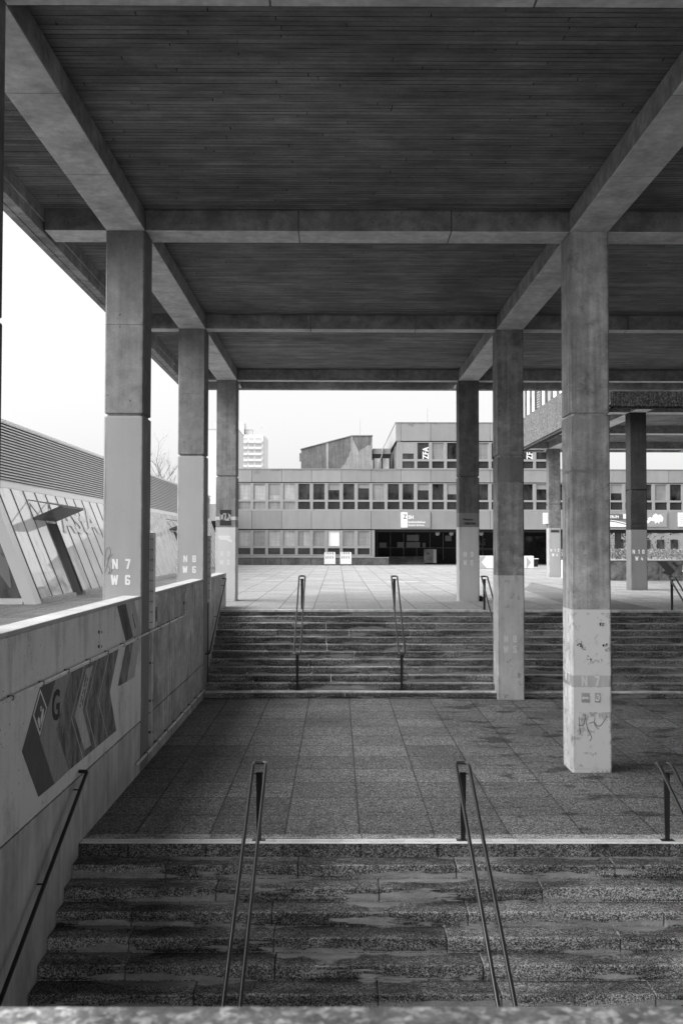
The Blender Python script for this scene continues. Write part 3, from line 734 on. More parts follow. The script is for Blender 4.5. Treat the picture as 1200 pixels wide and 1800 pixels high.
for x, lb in ((-.915, 'double handrail on the near steps, left one below the landing'), (1.49, 'double handrail on the near steps, middle one'), (3.90, 'double handrail on the near steps cropped at the right border')):
    rail(x, 11.58, LZ+.87, 6.6, LZ+.87-4.98*LR/LT, (11.56, LZ, LZ+.80), (7.0, LZ-LR*15, LZ+.8-4.56*LR/LT), lb)
def wallrail(p0, p1, label, fl=.02):
    t = thing('wall_handrail', label, 'handrail', p1); bm = B()
    p0 = Vector(p0); p1 = Vector(p1); d = (p1-p0).normalized()
    tube(bm, fillet([p0+Vector((-.09, 0, 0)), p0, p1, p1+Vector((-.09, 0, 0))], .03), fl, 10); obj('rail', bm, M['metal_dark'], t, True)
    n = max(3, int((p1-p0).length/1.15))
    for i in range(n):
        q = p0+(p1-p0)*((i+.15)/(n-.7)); bm = B(); tube(bm, fillet([q+Vector((-.11, 0, -.07)), q+Vector((0, 0, -.07)), q], .03), .009, 6); obj('bracket', bm, M['metal_dark'], t)
wallrail((-2.9, 7.0, -2.93), (-2.9, 11.38, -.935), 'black handrail fixed to the left wall beside the near steps', .022)
wallrail((-2.9, 22.16, -.80), (-2.9, 25.4, .79), 'dark handrail fixed to the left wall beside the upper steps', .018)

# ------------------------------------------------------------------ foreground parapet
pp = thing('stone_parapet', 'blurred pale stone parapet top across the bottom edge in front of camera', 'parapet', (0, 1.2, 0))
def parm():
    k = NT('parapet_granite'); p, a = pebbles(k, 70, .55, 1.9)
    f = k.math('MULTIPLY', p, k.rng(k.noise(9, 6, .65), .33, .68, .62, 1.35)); f = k.math('MULTIPLY', f, k.rng(k.noise(30, 4, .6), .3, .7, .85, 1.15))
    x = k.xyz()[0]; edge = k.math('ADD', x, k.math('MULTIPLY', k.math('SUBTRACT', k.noise(5, 3), .5), .12))
    f = k.math('MULTIPLY', f, k.rng(edge, -.36, -.32, 1.9, 1.0))
    return k.out(k.math('MULTIPLY', .165, f), .8, a, .002)
obj('coping', bx(-2.6, 4.5, .92, 1.35, 1.0, 1.095, bev=.008, seg=2), parm(), pp)
obj('wall', bx(-2.6, 4.5, 1.0, 1.3, -5, .998), M['wall_raw'], pp)
struct('walkway', bx(PX0, PX1, -6, 1.0, -.3, -.001), M['asta_ground'])

# ------------------------------------------------------------------ far building across the plaza
FY = 76.0
zsh = thing('university_building', 'long two storey grey panel building with window bands facing the plaza', 'building', (9, FY, 0))
MW = 1.165; MX = .315
def bands(x0, x1, z0, z1, parent, y=FY, name='facade_panel', proud=.0, cell=2*MW, ox=MX):
    bm = B(); i = math.floor((x0-ox)/cell); x = ox+i*cell
    while x < x1-.01:
        a = max(x, x0); b = min(x+cell, x1)
        if b-a > .05: box(bm, a+.012, b-.012, y-.12-proud, y+.1, z0, z1, bev=.01)
        x += cell
    return obj(name, bm, M['panel'], parent)
BX0, BX1 = MX-8*MW, MX+28*MW
bands(BX0, BX1, 6.48, 7.47, zsh); bands(BX0, BX1, 2.80, 4.22, zsh)
obj('roof_edge', bx(BX0-.03, BX1+.03, FY-.16, FY+.1, 7.475, 7.54), M['panel_edge'], zsh)
obj('wall', bx(BX0+.05, BX1-.05, FY+.12, FY+14, 2.75, 7.46), M['interior'], zsh)
obj('wall', bx(BX0+.05, MX+2.3*MW, FY+.12, FY+14, 0, 2.74), M['interior'], zsh)
bm = B(); box(bm, BX0+.02, MX+2*MW+.2, FY-.08, FY+.1, .62, .74); obj('sill', bm, M['frame'], zsh)
bm = B(); box(bm, BX0+.02, BX1, FY-.08, FY+.1, 4.23, 4.32); obj('sill', bm, M['frame'], zsh)
bm = B(); x = BX0
while x < 3.9:
    box(bm, x+.01, min(x+1.165, 3.98)-.01, FY-.9, FY-.2, 0, .56, bev=.01); x += 1.165
obj('plinth', bm, M['plinth'], zsh)
obj('plinth_cap', bx(BX0, 4.0, FY-.93, FY-.1, .565, .61), M['panel_edge'], zsh)
def make_window(z0, z1, z2, z3, mats, parent, x, y=FY):
    """frame with a tall pane over a low pane"""
    z0 -= .06; zt = z3+.06
    bm = B()
    box(bm, 0, .11, -.07, .05, z0, zt); box(bm, MW-.11, MW, -.07, .05, z0, zt)
    box(bm, .111, MW-.111, -.065, .05, z0, z0+.06); box(bm, .111, MW-.111, -.065, .05, z1, z2); box(bm, .111, MW-.111, -.065, .05, z3, zt)
    box(bm, .111, .155, -.03, .05, z2+.001, z3-.001); box(bm, MW-.155, MW-.111, -.03, .05, z2+.001, z3-.001)
    f = obj('window', bm, M['frame'])
    obj('pane', bx(.09, MW-.09, .03, .045, z0+.02, z1+.02), mats[0]).parent = f
    obj('pane', bx(.09, MW-.09, .03, .045, z2-.02, z3+.02), mats[1]).parent = f
    f.parent = parent; f.location = Vector((x, y, 0))-parent.location
    return f
protos = {}
def win(row, kind, parent, x):
    zz = {1: (.82, 1.31, 1.48, 2.66), 2: (4.36, 4.95, 5.10, 6.36), 3: (7.60, 8.14, 8.31, 9.60)}[row]
    mats = {'dark': ('glass_low', 'glass'), 'curtain': ('glass_low', 'curtain'), 'dim': ('glass_low', 'curtain_dim'), 'blind': ('glass_low', 'blind'), 'pale': ('curtain_dim', 'curtain')}[kind]
    if (row, kind, parent.name) not in protos:
        f = make_window(*zz, (M[mats[0]], M[mats[1]]), parent, x); protos[(row, kind, parent.name)] = f
    else:
        f = copy_tree(protos[(row, kind, parent.name)], parent); f.location = Vector((x, FY, 0))-parent.location
    return f
k2 = ['pale', 'pale', 'pale', 'pale', 'pale', 'dark', 'dark', 'dark', 'dark', 'dark', 'dim', 'dark', 'dark', 'dark', 'dark', 'dark', 'dim', 'dark', 'dark', 'dim', 'dark', 'dark', 'dark', 'dark', 'dark', 'dim', 'dark', 'dark', 'dark', 'dim', 'dark', 'dark']
k2 += ['dark', 'dim', 'dark', 'dark']
for i in range(36): win(2, k2[i], zsh, BX0+i*MW)
k1 = ['dim', 'curtain', 'dim', 'curtain', 'curtain', 'curtain', 'dim', 'blind', 'dim', 'dim']
for i in range(10): win(1, k1[i], zsh, BX0+i*MW)
for i, dz in ((2, .0), (3, .9), (7, .5), (9, .35), (13, .5), (15, .8), (21, .4), (26, .7)):
    o = obj('roller_blind', bx(BX0+i*MW+.13, BX0+(i+1)*MW-.13, FY+.012, FY+.026, 6.36-max(dz, .15), 6.38), M['panel'], zsh); o['label'] = 'partly lowered blind'
for i, dx in ((0, .3), (5, .4), (8, .25)):
    obj('curtain_edge', bx(BX0+i*MW+.13, BX0+i*MW+.13+dx, FY+.012, FY+.026, 1.5, 2.64), M['curtain_dim'], zsh)
# black shadow line under each band is real: the windows sit back. entrance recess
ent = zsh
obj('entrance_wall', bx(2.70, 2.92, FY-.05, FY+4, 0, 2.74), M['frame'], ent)
obj('entrance_wall', bx(2.93, 17.6, FY+5.2, FY+5.4, 0, 2.74), M['interior'], ent)
obj('entrance_ceiling', bx(2.93, 32.5, FY+.13, FY+5.1, 2.60, 2.74), M['interior'], ent)
bm = B()
for i in range(9):
    x = 3.3+i*1.1; box(bm, x, x+.07, FY+5.0, FY+5.1, .3, 2.55)
box(bm, 3.3, 12.2, FY+4.99, FY+5.1, 1.3, 1.36); obj('door_frame', bm, M['steel_dark'], ent)
for a, b, c, d in ((3.5, 4.1, 1.35, 1.75), (5.0, 5.55, 1.35, 1.8), (5.75, 6.9, 1.35, 1.8), (5.8, 6.8, 1.9, 2.4), (7.1, 7.35, 1.35, 1.75), (9.0, 9.5, 1.9, 2.35)):
    obj('door_notice', bx(a, b, FY+4.9, FY+4.97, c, d), M['panel_edge'], ent)
bm = B(); box(bm, 3.2, 7.2, FY+2.6, FY+5, 0, .2, bev=.01); box(bm, 3.2, 7.2, FY+3.0, FY+5, .2, .4, bev=.01); box(bm, 3.2, 7.2, FY+3.4, FY+5, .4, .62, bev=.01)
obj('entrance_steps', bm, M['plinth'], ent)
for x in (7.9, 9.0, 11.0, 11.35):
    bm = B(); bmesh.ops.create_uvsphere(bm, u_segments=14, v_segments=8, radius=.19, matrix=Matrix.Translation((x, FY+.6, 2.5))); obj('ceiling_globe', bm, M['frame'], ent, True)
text('wall_lettering', [('AS', .75, at(11.55, FY+5.15, 1.55, FACE), .02, 1.0)], plain('dim_lettering', .12), ent)
obj('lettering_board', bx(11.3, 13.2, FY+5.08, FY+5.15, 1.15, 1.32), M['plinth'], ent)
obj('passage_post', bx(21.9, 22.3, FY+.2, FY+.6, 0, 2.6), M['interior'], ent)
obj('passage_post', bx(17.5, 18.0, FY+.2, FY+5, 0, 2.6), M['interior'], ent)
obj('passage_post', bx(31.8, 32.6, FY+.2, FY+5, 0, 2.6), M['interior'], ent)
# mural in the recess
def muralm():
    k = NT('sprayed_mural'); n = k.vor(.9, out='Distance'); n2 = k.noise(2.5, 5)
    f = k.rng(n, .15, .35, .14, .03); f = k.math('MULTIPLY', f, k.rng(n2, .3, .7, .5, 1.4)); return k.out(f, .8)
obj('painted_mural', bx(14.7, 17.45, FY+5.02, FY+5.18, .4, 2.3), muralm(), ent)
ks = thing('ticket_kiosk', 'small grey cabinet with pale side panel inside the dark entrance', 'cabinet', (7.5, FY+3, 0))
obj('casing', bx(7.0, 7.7, FY+2.2, FY+2.9, .12, 1.25, bev=.02), M['plinth'], ks); obj('side_panel', bx(7.72, 7.98, FY+2.2, FY+2.9, .12, 1.22), M['panel'], ks); obj('slot', bx(7.2, 7.4, FY+2.17, FY+2.195, .8, .95), M['black'], ks)
# third storey
top = thing('upper_storey', 'third storey block with panel parapet and lettered window set on the long building', 'building', (11, FY, 7.55))
TX0, TX1 = MX+4*MW, MX+14*MW
bands(TX0, TX1, 9.74, 11.15, top); obj('facade_panel', bx(TX0-.42, TX0-.012, FY-.12, FY+.1, 9.74, 11.15, bev=.01), M['panel'], top)
obj('side_wall', bx(TX0-.42, TX0-.3, FY+.12, FY+20, 9.74, 11.15), M['panel'], top)
obj('roof_edge', bx(TX0-.46, TX1+.03, FY-.16, FY+20, 11.155, 11.215), M['panel_edge'], top)
obj('wall', bx(TX0+.05, TX1-.05, FY+.12, FY+20, 7.5, 11.15), M['interior'], top)
obj('corner_post', bx(TX0-.3, TX0-.002, FY-.05, FY+.1, 7.5, 9.73), M['panel'], top)
bm = B()
for i in range(10): box(bm, TX0-.28, TX0-.2, FY+.6+i*1.9, FY+.75+i*1.9, 7.5, 9.73)
obj('side_mullions', bm, M['frame'], top); obj('side_glazing', bx(TX0-.2, TX0+.02, FY+.12, FY+20, 7.5, 9.73), M['glass'], top)
k3 = ['dark', 'dark', 'dim', 'dark', 'dark', 'dim', 'dark', 'dim', 'dark', 'dark']
for i in range(10): win(3, k3[i], top, TX0+i*MW)
obj('roller_blind', bx(TX0+.12, TX0+MW-.12, FY-.055, FY-.02, 8.75, 9.64), M['frame'], top)['label'] = 'half lowered blind'
RV = Matrix.Rotation(math.pi/2, 4, 'Y')
for xx in (TX0+2*MW-.16, TX0+9*MW-.2+.05):
    text('window_lettering', [('ZFA', .66, at(xx, FY+.02, 8.32, Matrix.Rotation(-math.pi/2, 4, 'Y') @ FACE), .02, .8)], M['white'], top)
bm = B(); tube(bm, [(7.25, FY+2, 11.2), (7.25, FY+2, 12.6)], .009, 5); obj('aerial', bm, M['steel_dark'], top)
bm = B(); box(bm, 6.7, 6.95, FY+2, FY+2.3, 11.2, 11.42); box(bm, 7.1, 7.5, FY+2, FY+2.3, 11.2, 11.45); obj('roof_vent', bm, M['steel'], top)
# sloped lecture hall volume on the roof and glazed link
lh = thing('rooftop_hall', 'windowless concrete rooftop volume with sloping top and stained paler corner', 'building', (0, 81, 7.5))
DK = concrete('dark_board_concrete', .14, .2, .3); LT_ = concrete('pale_board_concrete', .27, .12, .25)
def tileY(pts, y, d, mat, name, parent):
    bm = B(); prism(bm, [(x, y, z) for x, z in pts], (0, d, 0)); return obj(name, bm, mat, parent)
tileY([(-3.0, 7.4), (2.87, 7.4), (2.87, 10.58), (1.25, 10.58), (1.18, 10.57), (-3.0, 9.44)], 80.0, 9, DK, 'wall', lh)
tileY([(-.94, 7.6), (-.72, 7.6), (-.72, 10.03), (-.94, 9.97)], 79.97, .03, LT_, 'joint_strip', lh); tileY([(1.12, 7.6), (1.26, 7.6), (1.26, 10.56), (1.12, 10.54)], 79.955, .03, LT_, 'joint_strip', lh)
tileY([(-.3, 7.6), (.05, 7.75), (.2, 7.72), (.42, 8.1), (.6, 8.2), (.72, 8.55), (.95, 8.9), (1.0, 9.2), (1.11, 9.35), (1.11, 7.6)], 79.965, .03, LT_, 'stain', lh)
tileY([(1.27, 7.6), (1.27, 10.3), (1.45, 9.9), (1.62, 9.6), (1.75, 9.2), (1.95, 9.45), (2.2, 9.55), (2.5, 9.8), (2.7, 9.75), (2.85, 10.1), (2.85, 7.6)], 79.965, .03, LT_, 'stain', lh)
tileY([(-3.14, 8.5), (-3.01, 8.5), (-3.01, 9.15), (-3.14, 9.15)], 80.2, .5, DK, 'vent_box', lh)
tileY([(-3.05, 9.44), (-3.05, 9.50), (1.18, 10.63), (2.92, 10.65), (2.92, 10.585), (1.2, 10.575)], 79.93, 9.1, M['panel_edge'], 'roof_edge', lh)
bm = B(); tube(bm, [(1.9, 81, 10.6), (1.9, 81, 12.1)], .009, 5); obj('aerial', bm, M['steel_dark'], lh)
lk = thing('glazed_link', 'dark framed glazed link between rooftop hall and upper storey', 'building', (3.6, 80, 7.5))
bm = B(); box(bm, 2.93, 4.4, 80.2, 82, 9.1, 9.55); obj('roof', bm, M['panel_edge'], lk)
bm = B(); box(bm, 2.93, 4.4, 80.3, 82, 8.75, 9.09); box(bm, 2.93, 4.4, 80.2, 80.4, 7.5, 7.72)
for x in (2.93, 3.62, 4.28): box(bm, x, x+.1, 80.2, 80.35, 7.72, 8.75)
obj('frame', bm, M['metal_dark'], lk); obj('pane', bx(3.03, 4.28, 80.28, 80.31, 7.73, 8.74), glassmat('sky_reflecting_glass', .35, 2.2), lk)
bm = B(); tube(bm, fillet([(3.75, 80.1, 9.6), (3.72, 80.1, 9.0), (3.45, 80.1, 8.4), (3.5, 80.1, 7.6)], .3), .05, 8); obj('flexible_duct', bm, M['panel'], lk, True)
# peeling patches hanging from the parapet tops
PK = plain('bare_render', .17, .8, var=.2)
def peel(xc, wd, dp, y, ztop, parent, seed):
    r = random.Random(seed); n = 9; pts = [(xc-wd/2, ztop)]
    for i in range(1, n): pts.append((xc-wd/2+wd*i/n, ztop-dp*r.uniform(.25, 1)*math.sin(math.pi*i/n)**.5))
    pts.append((xc+wd/2, ztop)); tileY(pts, y, .01, PK, 'peeled_patch', parent)
for i, (xc, wd, dp) in enumerate(((-6.3, .7, .62), (-4.9, .9, .18), (-3.1, 1.2, .1), (-1.6, 1.0, .12), (-.4, 1.0, .1), (2.1, 1.6, .12), (5.6, .01, .01), (3.35, 1.5, .3), (-7.3, .5, .12), (12.4, 1.2, .12), (23, 1.8, .12))):
    if wd > .1: peel(xc, wd, dp, FY-.134, 7.468, zsh, i)
for i, (xc, wd, dp) in enumerate(((5.75, .7, .35), (6.6, .6, .1), (7.6, .5, .1))): peel(xc, wd, dp, FY-.134, 11.148, top, 50+i)

# signs on the facade
s = thing('building_sign', 'sign reading Z SH Studierendenhaus Student Services over the entrance', 'sign', (6.1, FY-.2, 3.5))
obj('white_field', bx(4.97, 5.48, FY-.2, FY-.135, 2.93, 4.12), M['white'], s); obj('grey_field', bx(5.482, 7.27, FY-.19, FY-.135, 2.93, 4.12), plain('sign_grey', .22), s)
text('sign_lettering', [('Z', .48, at(5.16, FY-.205, 3.62, FACE), .006, .85)], M['black'], s)
text('sign_lettering', [('SH', .38, at(5.53, FY-.195, 3.62, FACE), .012, .95)], M['white'], s)
text('sign_lettering', [('Studierendenhaus', .215, at(5.53, FY-.195, 3.30, FACE), .006, .87)], M['white'], s)
text('sign_lettering', [('Student Services', .215, at(5.53, FY-.195, 3.06, FACE), .004, .87)], M['white'], s)
s = thing('building_sign', 'lettered sign ending in ENTRUM above a white banner with dark arc', 'sign', (21.6, FY-.2, 3.5))
obj('grey_field', bx(20.6, 22.30, FY-.2, FY-.135, 3.62, 4.0), plain('sign_dark', .1), s); obj('white_field', bx(22.34, 23.4, FY-.2, FY-.135, 3.66, 4.02), M['white'], s)
text('sign_lettering', [('ZENTRUM', .30, at(20.72, FY-.206, 3.70, FACE), .012, .92)], M['white'], s)
tileY([(20.6, 3.02), (23.4, 3.02), (23.4, 3.06), (22.9, 3.22), (22.3, 3.40), (21.7, 3.52), (21.1, 3.58), (20.6, 3.6)], FY-.2, .06, M['white'], 'banner', s)
tileY([(20.6, 3.50), (21.1, 3.48), (21.7, 3.40), (22.3, 3.26), (22.9, 3.09), (22.9, 3.14), (22.3, 3.31), (21.7, 3.45), (21.1, 3.53), (20.6, 3.55)], FY-.215, .01, M['black'], 'arc', s)
s = thing('map_sign', 'pale map board with white continent shape on the right facade', 'sign', (24.4, FY-.2, 3.5))
obj('board', bx(22.62, 25.75, FY-.2, FY-.135, 3.02, 4.12), plain('map_grey', .24), s)
rs = random.Random(11); bm = B()
prism(bm, [(24.0, FY-.21, 3.35), (24.1, FY-.21, 3.5), (24.3, FY-.21, 3.55), (24.25, FY-.21, 3.7), (24.45, FY-.21, 3.8), (24.6, FY-.21, 3.72), (24.7, FY-.21, 3.95), (24.9, FY-.21, 4.08), (25.05, FY-.21, 3.95), (25.3, FY-.21, 4.0), (25.5, FY-.21, 3.7), (25.4, FY-.21, 3.4), (25.2, FY-.21, 3.45), (25.15, FY-.21, 3.25), (25.0, FY-.21, 3.4), (24.85, FY-.21, 3.25), (24.8, FY-.21, 3.45), (24.5, FY-.21, 3.5), (24.3, FY-.21, 3.3)], (0, .009, 0)); box(bm, 22.75, 23.4, FY-.21, FY-.201, 3.36, 3.44)
obj('continent', bm, M['white'], s)
s = thing('info_board', 'blank white info board at the right border of the facade', 'sign', (27, FY-.2, 3.5))
obj('board', bx(26.65, 28.2, FY-.2, FY-.135, 3.05, 4.15), M['white'], s)
bm = B()
for i in range(5): box(bm, 26.8, 28.0, FY-.206, FY-.2005, 3.3+i*.15, 3.32+i*.15)
obj('ruled_lines', bm, M['frame'], s)

# white plastic barriers
def barrier(x, y, label):
    t = thing('pedestrian_barrier', label, 'barrier', (x, y, 0), 'white plastic barriers'); bm = B(); w_ = .84
    for i in range(6): box(bm, x+.03+i*.135, x+.03+i*.135+.075, y-.03, y+.03, .18, 1.03, bev=.01)
    box(bm, x, x+w_, y-.035, y+.035, .74, .84, bev=.008); box(bm, x-.01, x+w_+.01, y-.04, y+.04, .1, .52, bev=.01); box(bm, x, x+.09, y-.038, y+.038, .2, 1.0, bev=.01); box(bm, x+w_-.09, x+w_, y-.038, y+.038, .2, 1.0, bev=.01)
    obj('panel', bm, M['white'], t)
    for a in (.06, w_-.2):
        bm = B(); box(bm, x+a, x+a+.14, y-.25, y+.25, 0, .07, bev=.01); obj('foot', bm, M['steel_dark'], t)
barrier(-.98, 74.2, 'left white picket barrier in front of the far building'); barrier(.24, 74.2, 'right white picket barrier in front of the far building')
# arrow direction board
t = thing('direction_board', 'long low white board with arrow tips at both ends on the plaza', 'sign', (11.8, 66, 0))
obj('panel', bx(9.63, 13.35, 66, 66.5, .02, .86, bev=.01), M['white'], t)
ag = plain('arrow_grey', .34)
zc = .44
tileY([(9.65, .03), (10.15, .03), (9.78, zc), (10.1, .85), (9.65, .85)], 65.985, .014, ag, 'arrow_corner', t)
tileY([(12.85, .05), (13.15, zc), (12.85, .82)], 65.985, .014, ag, 'arrow_corner', t)
obj('feet', bx(9.8, 13.2, 66.05, 66.45, 0, .02), M['black'], t)
t = thing('litter_bin', 'small dark bin on the paving right of the arrow board', 'bin', (13.6, 67, 0)); obj('body', bx(13.55, 13.85, 67, 67.3, .1, .62, bev=.02), M['metal_dark'], t); obj('lid', bx(13.5, 13.9, 66.97, 67.33, .625, .68, bev=.01), M['steel'], t)
t = thing('marker_post', 'short white post on the plaza beside the far column', 'bollard', (11.15, 47.5, 0)); obj('post', bx(10.97, 11.3, 47.45, 47.6, 0, .92, bev=.01), M['white'], t); obj('base', bx(10.92, 11.35, 47.4, 47.65, 0, .03), M['frame'], t)
t = thing('door_wedge', 'small dark lump lying at the foot of the far right column', 'debris', (4.25, 28.9, 0)); bm = B(); bmesh.ops.create_icosphere(bm, subdivisions=2, radius=.09, matrix=Matrix.Translation((4.27, 28.95, .07)))
for v in bm.verts: v.co += Vector((random.uniform(-.02, .02), 0, random.uniform(-.02, .02)))
obj('lump', bm, M['black'], t)

# ------------------------------------------------------------------ right building B over the plaza
bB = thing('bridge_building', 'overhanging building wing with rough pebbled parapet carried on the right columns', 'building', (16, 43, BB))
QX0, QX1, QY0, QY1 = 9.55, 70.0, 34.44, 51.3  # right end stretched out of view to deepen the dark beneath
bm = B(); y = QY1; ys = [51.3]
while ys[-1] > QY0+.2: ys.append(max(QY0, ys[-1]-1.83))
for i in range(len(ys)-1): box(bm, QX0, QX0+.2, ys[i+1]+.012, ys[i]-.012, 6.66, 8.18, bev=.015)
obj('parapet_panel', bm, M['board'], bB)
obj('fascia', bx(QX0+.04, QX0+.3, QY0+.05, QY1, BB-.02, 6.64), M['ribbed'], bB)
bm = B(); rr = random.Random(5); x = QX0+.22
while x < 30:
    wd = rr.uniform(.034, .05)
    if not (12.90 < x < 13.0 or 20.1 < x < 20.2 or 27.3 < x < 27.4): box(bm, x, x+wd, QY0-.02-rr.uniform(0, .02), QY0+.1, 6.62, 8.18)
    x += wd+rr.uniform(.014, .022)
obj('ribbed_parapet', bm, M['ribbed'], bB)
obj('parapet_back', bx(QX0+.21, QX1, QY0+.05, QY0+.3, BB-.02, 8.16), M['ribbed'], bB)
obj('wall', bx(QX0+.45, QX1, QY0+.4, QY1, 7.3, 14), M['interior'], bB)
bm = B(); y = QY0+.2
while y < QY1: box(bm, QX0+.25, QX0+.42, y, y+.16, 8.18, 14, bev=.01); y += 1.22
obj('window_posts', bm, M['steel_dark'], bB)
y = QY0+.36; i = 0
while y < QY1-.9:
    kd = ['blind', 'blind', 'curtain', 'blind', 'louvre', 'blind'][i % 6]
    if kd == 'louvre':
        bm = B()
        for j in range(40): box(bm, QX0+.34, QX0+.40, y+.02, y+1.04, 8.2+j*.12, 8.26+j*.12)
        obj('louvred_blind', bm, M['frame'], bB)
    else: obj('window_blind', bx(QX0+.36, QX0+.4, y+.03, y+1.03, 8.2, 12), M[kd], bB)
    y += 1.22; i += 1
obj('soffit', bx(QX0+.3, QX1, QY0+.3, QY1-.3, SL, SL+.3), M['soffit'], bB)
yb_ = [YN[10], YN[10]+6.917, YN[12]]
for xb in (XW4, XW3, XW3+7.2):
    for ya, ybb in ((QY0+.31, yb_[0]), (yb_[0]+.001, yb_[1]), (yb_[1]+.001, yb_[2]), (yb_[2]+.001, QY1-.31)):
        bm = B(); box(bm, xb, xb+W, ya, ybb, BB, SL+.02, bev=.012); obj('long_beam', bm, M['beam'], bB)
for yb in yb_:
    for xa, xb in ((QX0+.31, XW4-.001), (XW4+W+.001, XW3-.001), (XW3+W+.001, XW3+7.19), (XW3+7.2+W+.001, 34)):
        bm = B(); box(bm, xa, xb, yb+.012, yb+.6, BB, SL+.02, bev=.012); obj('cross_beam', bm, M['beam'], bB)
obj('edge_beam', bx(QX0+.31, QX1, QY1-.29, QY1, BB-.02, 7.2), M['beam_edge'], bB)

# low graffiti wall with hedge
gw = thing('graffiti_wall', 'low dark concrete wall with sprayed arrow emblem behind the right columns', 'wall', (15, 45, 0))
def gwm():
    k = NT('sprayed_wall'); n = k.noise(1.6, 7, .72, dist=1.2); n2 = k.noise(7, 6, .7)
    f = k.rng(n, .35, .68, .05, .2); f = k.math('MULTIPLY', f, k.rng(n2, .3, .7, .7, 1.3)); return k.out(f, .85)
obj('wall', bx(12.1, 24, 45, 45.3, 0, .92), gwm(), gw); obj('coping', bx(12.05, 24.05, 44.96, 45.34, .922, .99, bev=.01), M['wall_cap'], gw)
tileY([(14.806, .897), (15.222, .897), (15.666, .452), (15.448, .236), (15.02, .36), (15.188, .482)], 44.99, .01, M['black'], 'arrow', gw)
tileY([(15.23, .897), (15.75, .897), (15.95, .70), (15.69, .46)], 44.988, .01, M['plinth'], 'arrow_tail', gw)
tileY([(15.50, .80), (15.60, .88), (15.83, .68), (15.74, .6)], 44.98, .006, M['black'], 'emblem', gw)
text('sprayed_lettering', [('J', .3, at(16.0, 44.985, .5, FACE), .015, 1.0)], M['stencil'], gw)

# vegetation -------------------------------------------------------
def foliage_mat(name, v):
    k = NT(name); return k.out(k.math('MULTIPLY', v, k.rng(k.rand(), 0, 1, .5, 1.7)), .7)
FM = foliage_mat('leaf_grey', .07); FM2 = foliage_mat('pale_leaf_grey', .16); BK = concrete('bark', .09, .3, .2, pits=False)
def leaves(bm, n, fn, s):
    for _ in range(n):
        p = Vector(fn()); e = Euler((random.random()*6, random.random()*6, random.random()*6)).to_matrix(); q = s*random.uniform(.5, 1.3)
        a, b = e @ Vector((q, 0, 0)), e @ Vector((0, q*.6, 0)); quad(bm, p-a, p-b*.8, p+a, p+b)
hg = thing('hedge', 'clipped hedge behind the low graffiti wall at right', 'hedge', (22, 66, 0))
bm = B(); leaves(bm, 9000, lambda: (random.uniform(15.8, 30), random.uniform(69, 70.5), min(1.28, abs(random.gauss(.95, .3)))+random.uniform(-.05, .05)), .06); obj('foliage', bm, FM2, hg)
bm = B()
for i in range(30): tube(bm, [(16+i*.47, 69.7, 0), (16+i*.47+random.uniform(-.1, .1), 69.7, 1.0)], .02, 5)
obj('stems', bm, BK, hg)
def branch(bm, p, d, L, r, depth, rnd, twig):
    pts = [p]; q = Vector(p); d = Vector(d)
    for i in range(4):
        d = (d+Vector((rnd.uniform(-.16, .16), rnd.uniform(-.16, .16), rnd.uniform(-.05, .14)))).normalized(); q = q+d*L/4; pts.append(q.copy())
    tube(bm, pts, r, 5 if depth > 1 else 3, r1=r*.55)
    if depth == 0: return
    for k in range(twig):
        f = rnd.uniform(.35, 1); b = pts[min(4, int(f*4)+ (1 if f > .9 else 0))]
        ax = Vector((rnd.uniform(-1, 1), rnd.uniform(-1, 1), rnd.uniform(-.2, .5))).normalized()
        branch(bm, b, (d*1.0+ax*.85).normalized(), L*rnd.uniform(.5, .75), r*.5, depth-1, rnd, twig)
def bare_tree(x, y, h, label, seed, leaf=0, twig=4, lean=0):
    rnd = random.Random(seed); t = thing('bare_tree', label, 'tree', (x, y, 0), 'trees around the plaza')
    bm = B(); tube(bm, [(x, y, 0), (x+.05+lean*.3, y, h*.15), (x+lean*.6, y, h*.35)], h*.022, 8, r1=h*.015); obj('trunk', bm, BK, t, True)
    bm = B()
    for i in range(5): branch(bm, Vector((x+lean*.6, y, h*.35-.1*i)), (rnd.uniform(-.7, .7), rnd.uniform(-.7, .7), 1), h*.33, h*.0075, 4, rnd, twig)
    obj('crown', bm, BK, t)
    if leaf:
        bm = B(); leaves(bm, leaf, lambda: (x+rnd.gauss(0, h*.22), y+rnd.gauss(0, h*.2), h*.6+rnd.gauss(0, h*.2)), .1); obj('foliage', bm, FM, t)
random.seed(21)
bare_tree(-16.3, 88, 10.6, 'leafless tree rising above the louvred roof between the left columns', 4, 0, 3)
bare_tree(21.2, 84, 5.6, 'small bushy tree seen through the passage left of the dark post', 9, 3500)
bare_tree(24.6, 83, 6.5, 'crooked leafless tree seen through the passage at right', 12, 0, 4, .8)
bare_tree(27.2, 90, 6.5, 'bushy tree furthest right seen through the passage', 15, 2500)

# scraps and dead leaves swept against the wall foot and step corners
bm = B(); rl = random.Random(8)
for i in range(260):
    if i % 3 == 0: x = -2.98+abs(rl.gauss(0, .12)); y = rl.uniform(11.9, 21.8); z = LZ
    elif i % 3 == 1: x = rl.uniform(-2.9, 8); y = 21.95-abs(rl.gauss(0, .09)); z = LZ
    else:
        kk = rl.randint(1, 6); x = rl.uniform(-2.9, 4.5); y = LY-kk*LT+LT-.02-abs(rl.gauss(0, .04)); z = LZ-LR*(kk+0)
    q = rl.uniform(.008, .022); a = rl.uniform(0, 6.28); u = Vector((math.cos(a), math.sin(a), rl.uniform(-.2, .4)))*q; v = Vector((-math.sin(a), math.cos(a), rl.uniform(-.1, .3)))*q*.6
    p = Vector((x, y, z+.012)); quad(bm, p-u, p-v, p+u, p+v)
o = obj('leaf_litter', bm, foliage_mat('dead_leaf', .16)); o['kind'] = 'stuff'; o['label'] = 'scraps and dead leaves along the wall foot and steps'; o['category'] = 'leaves'
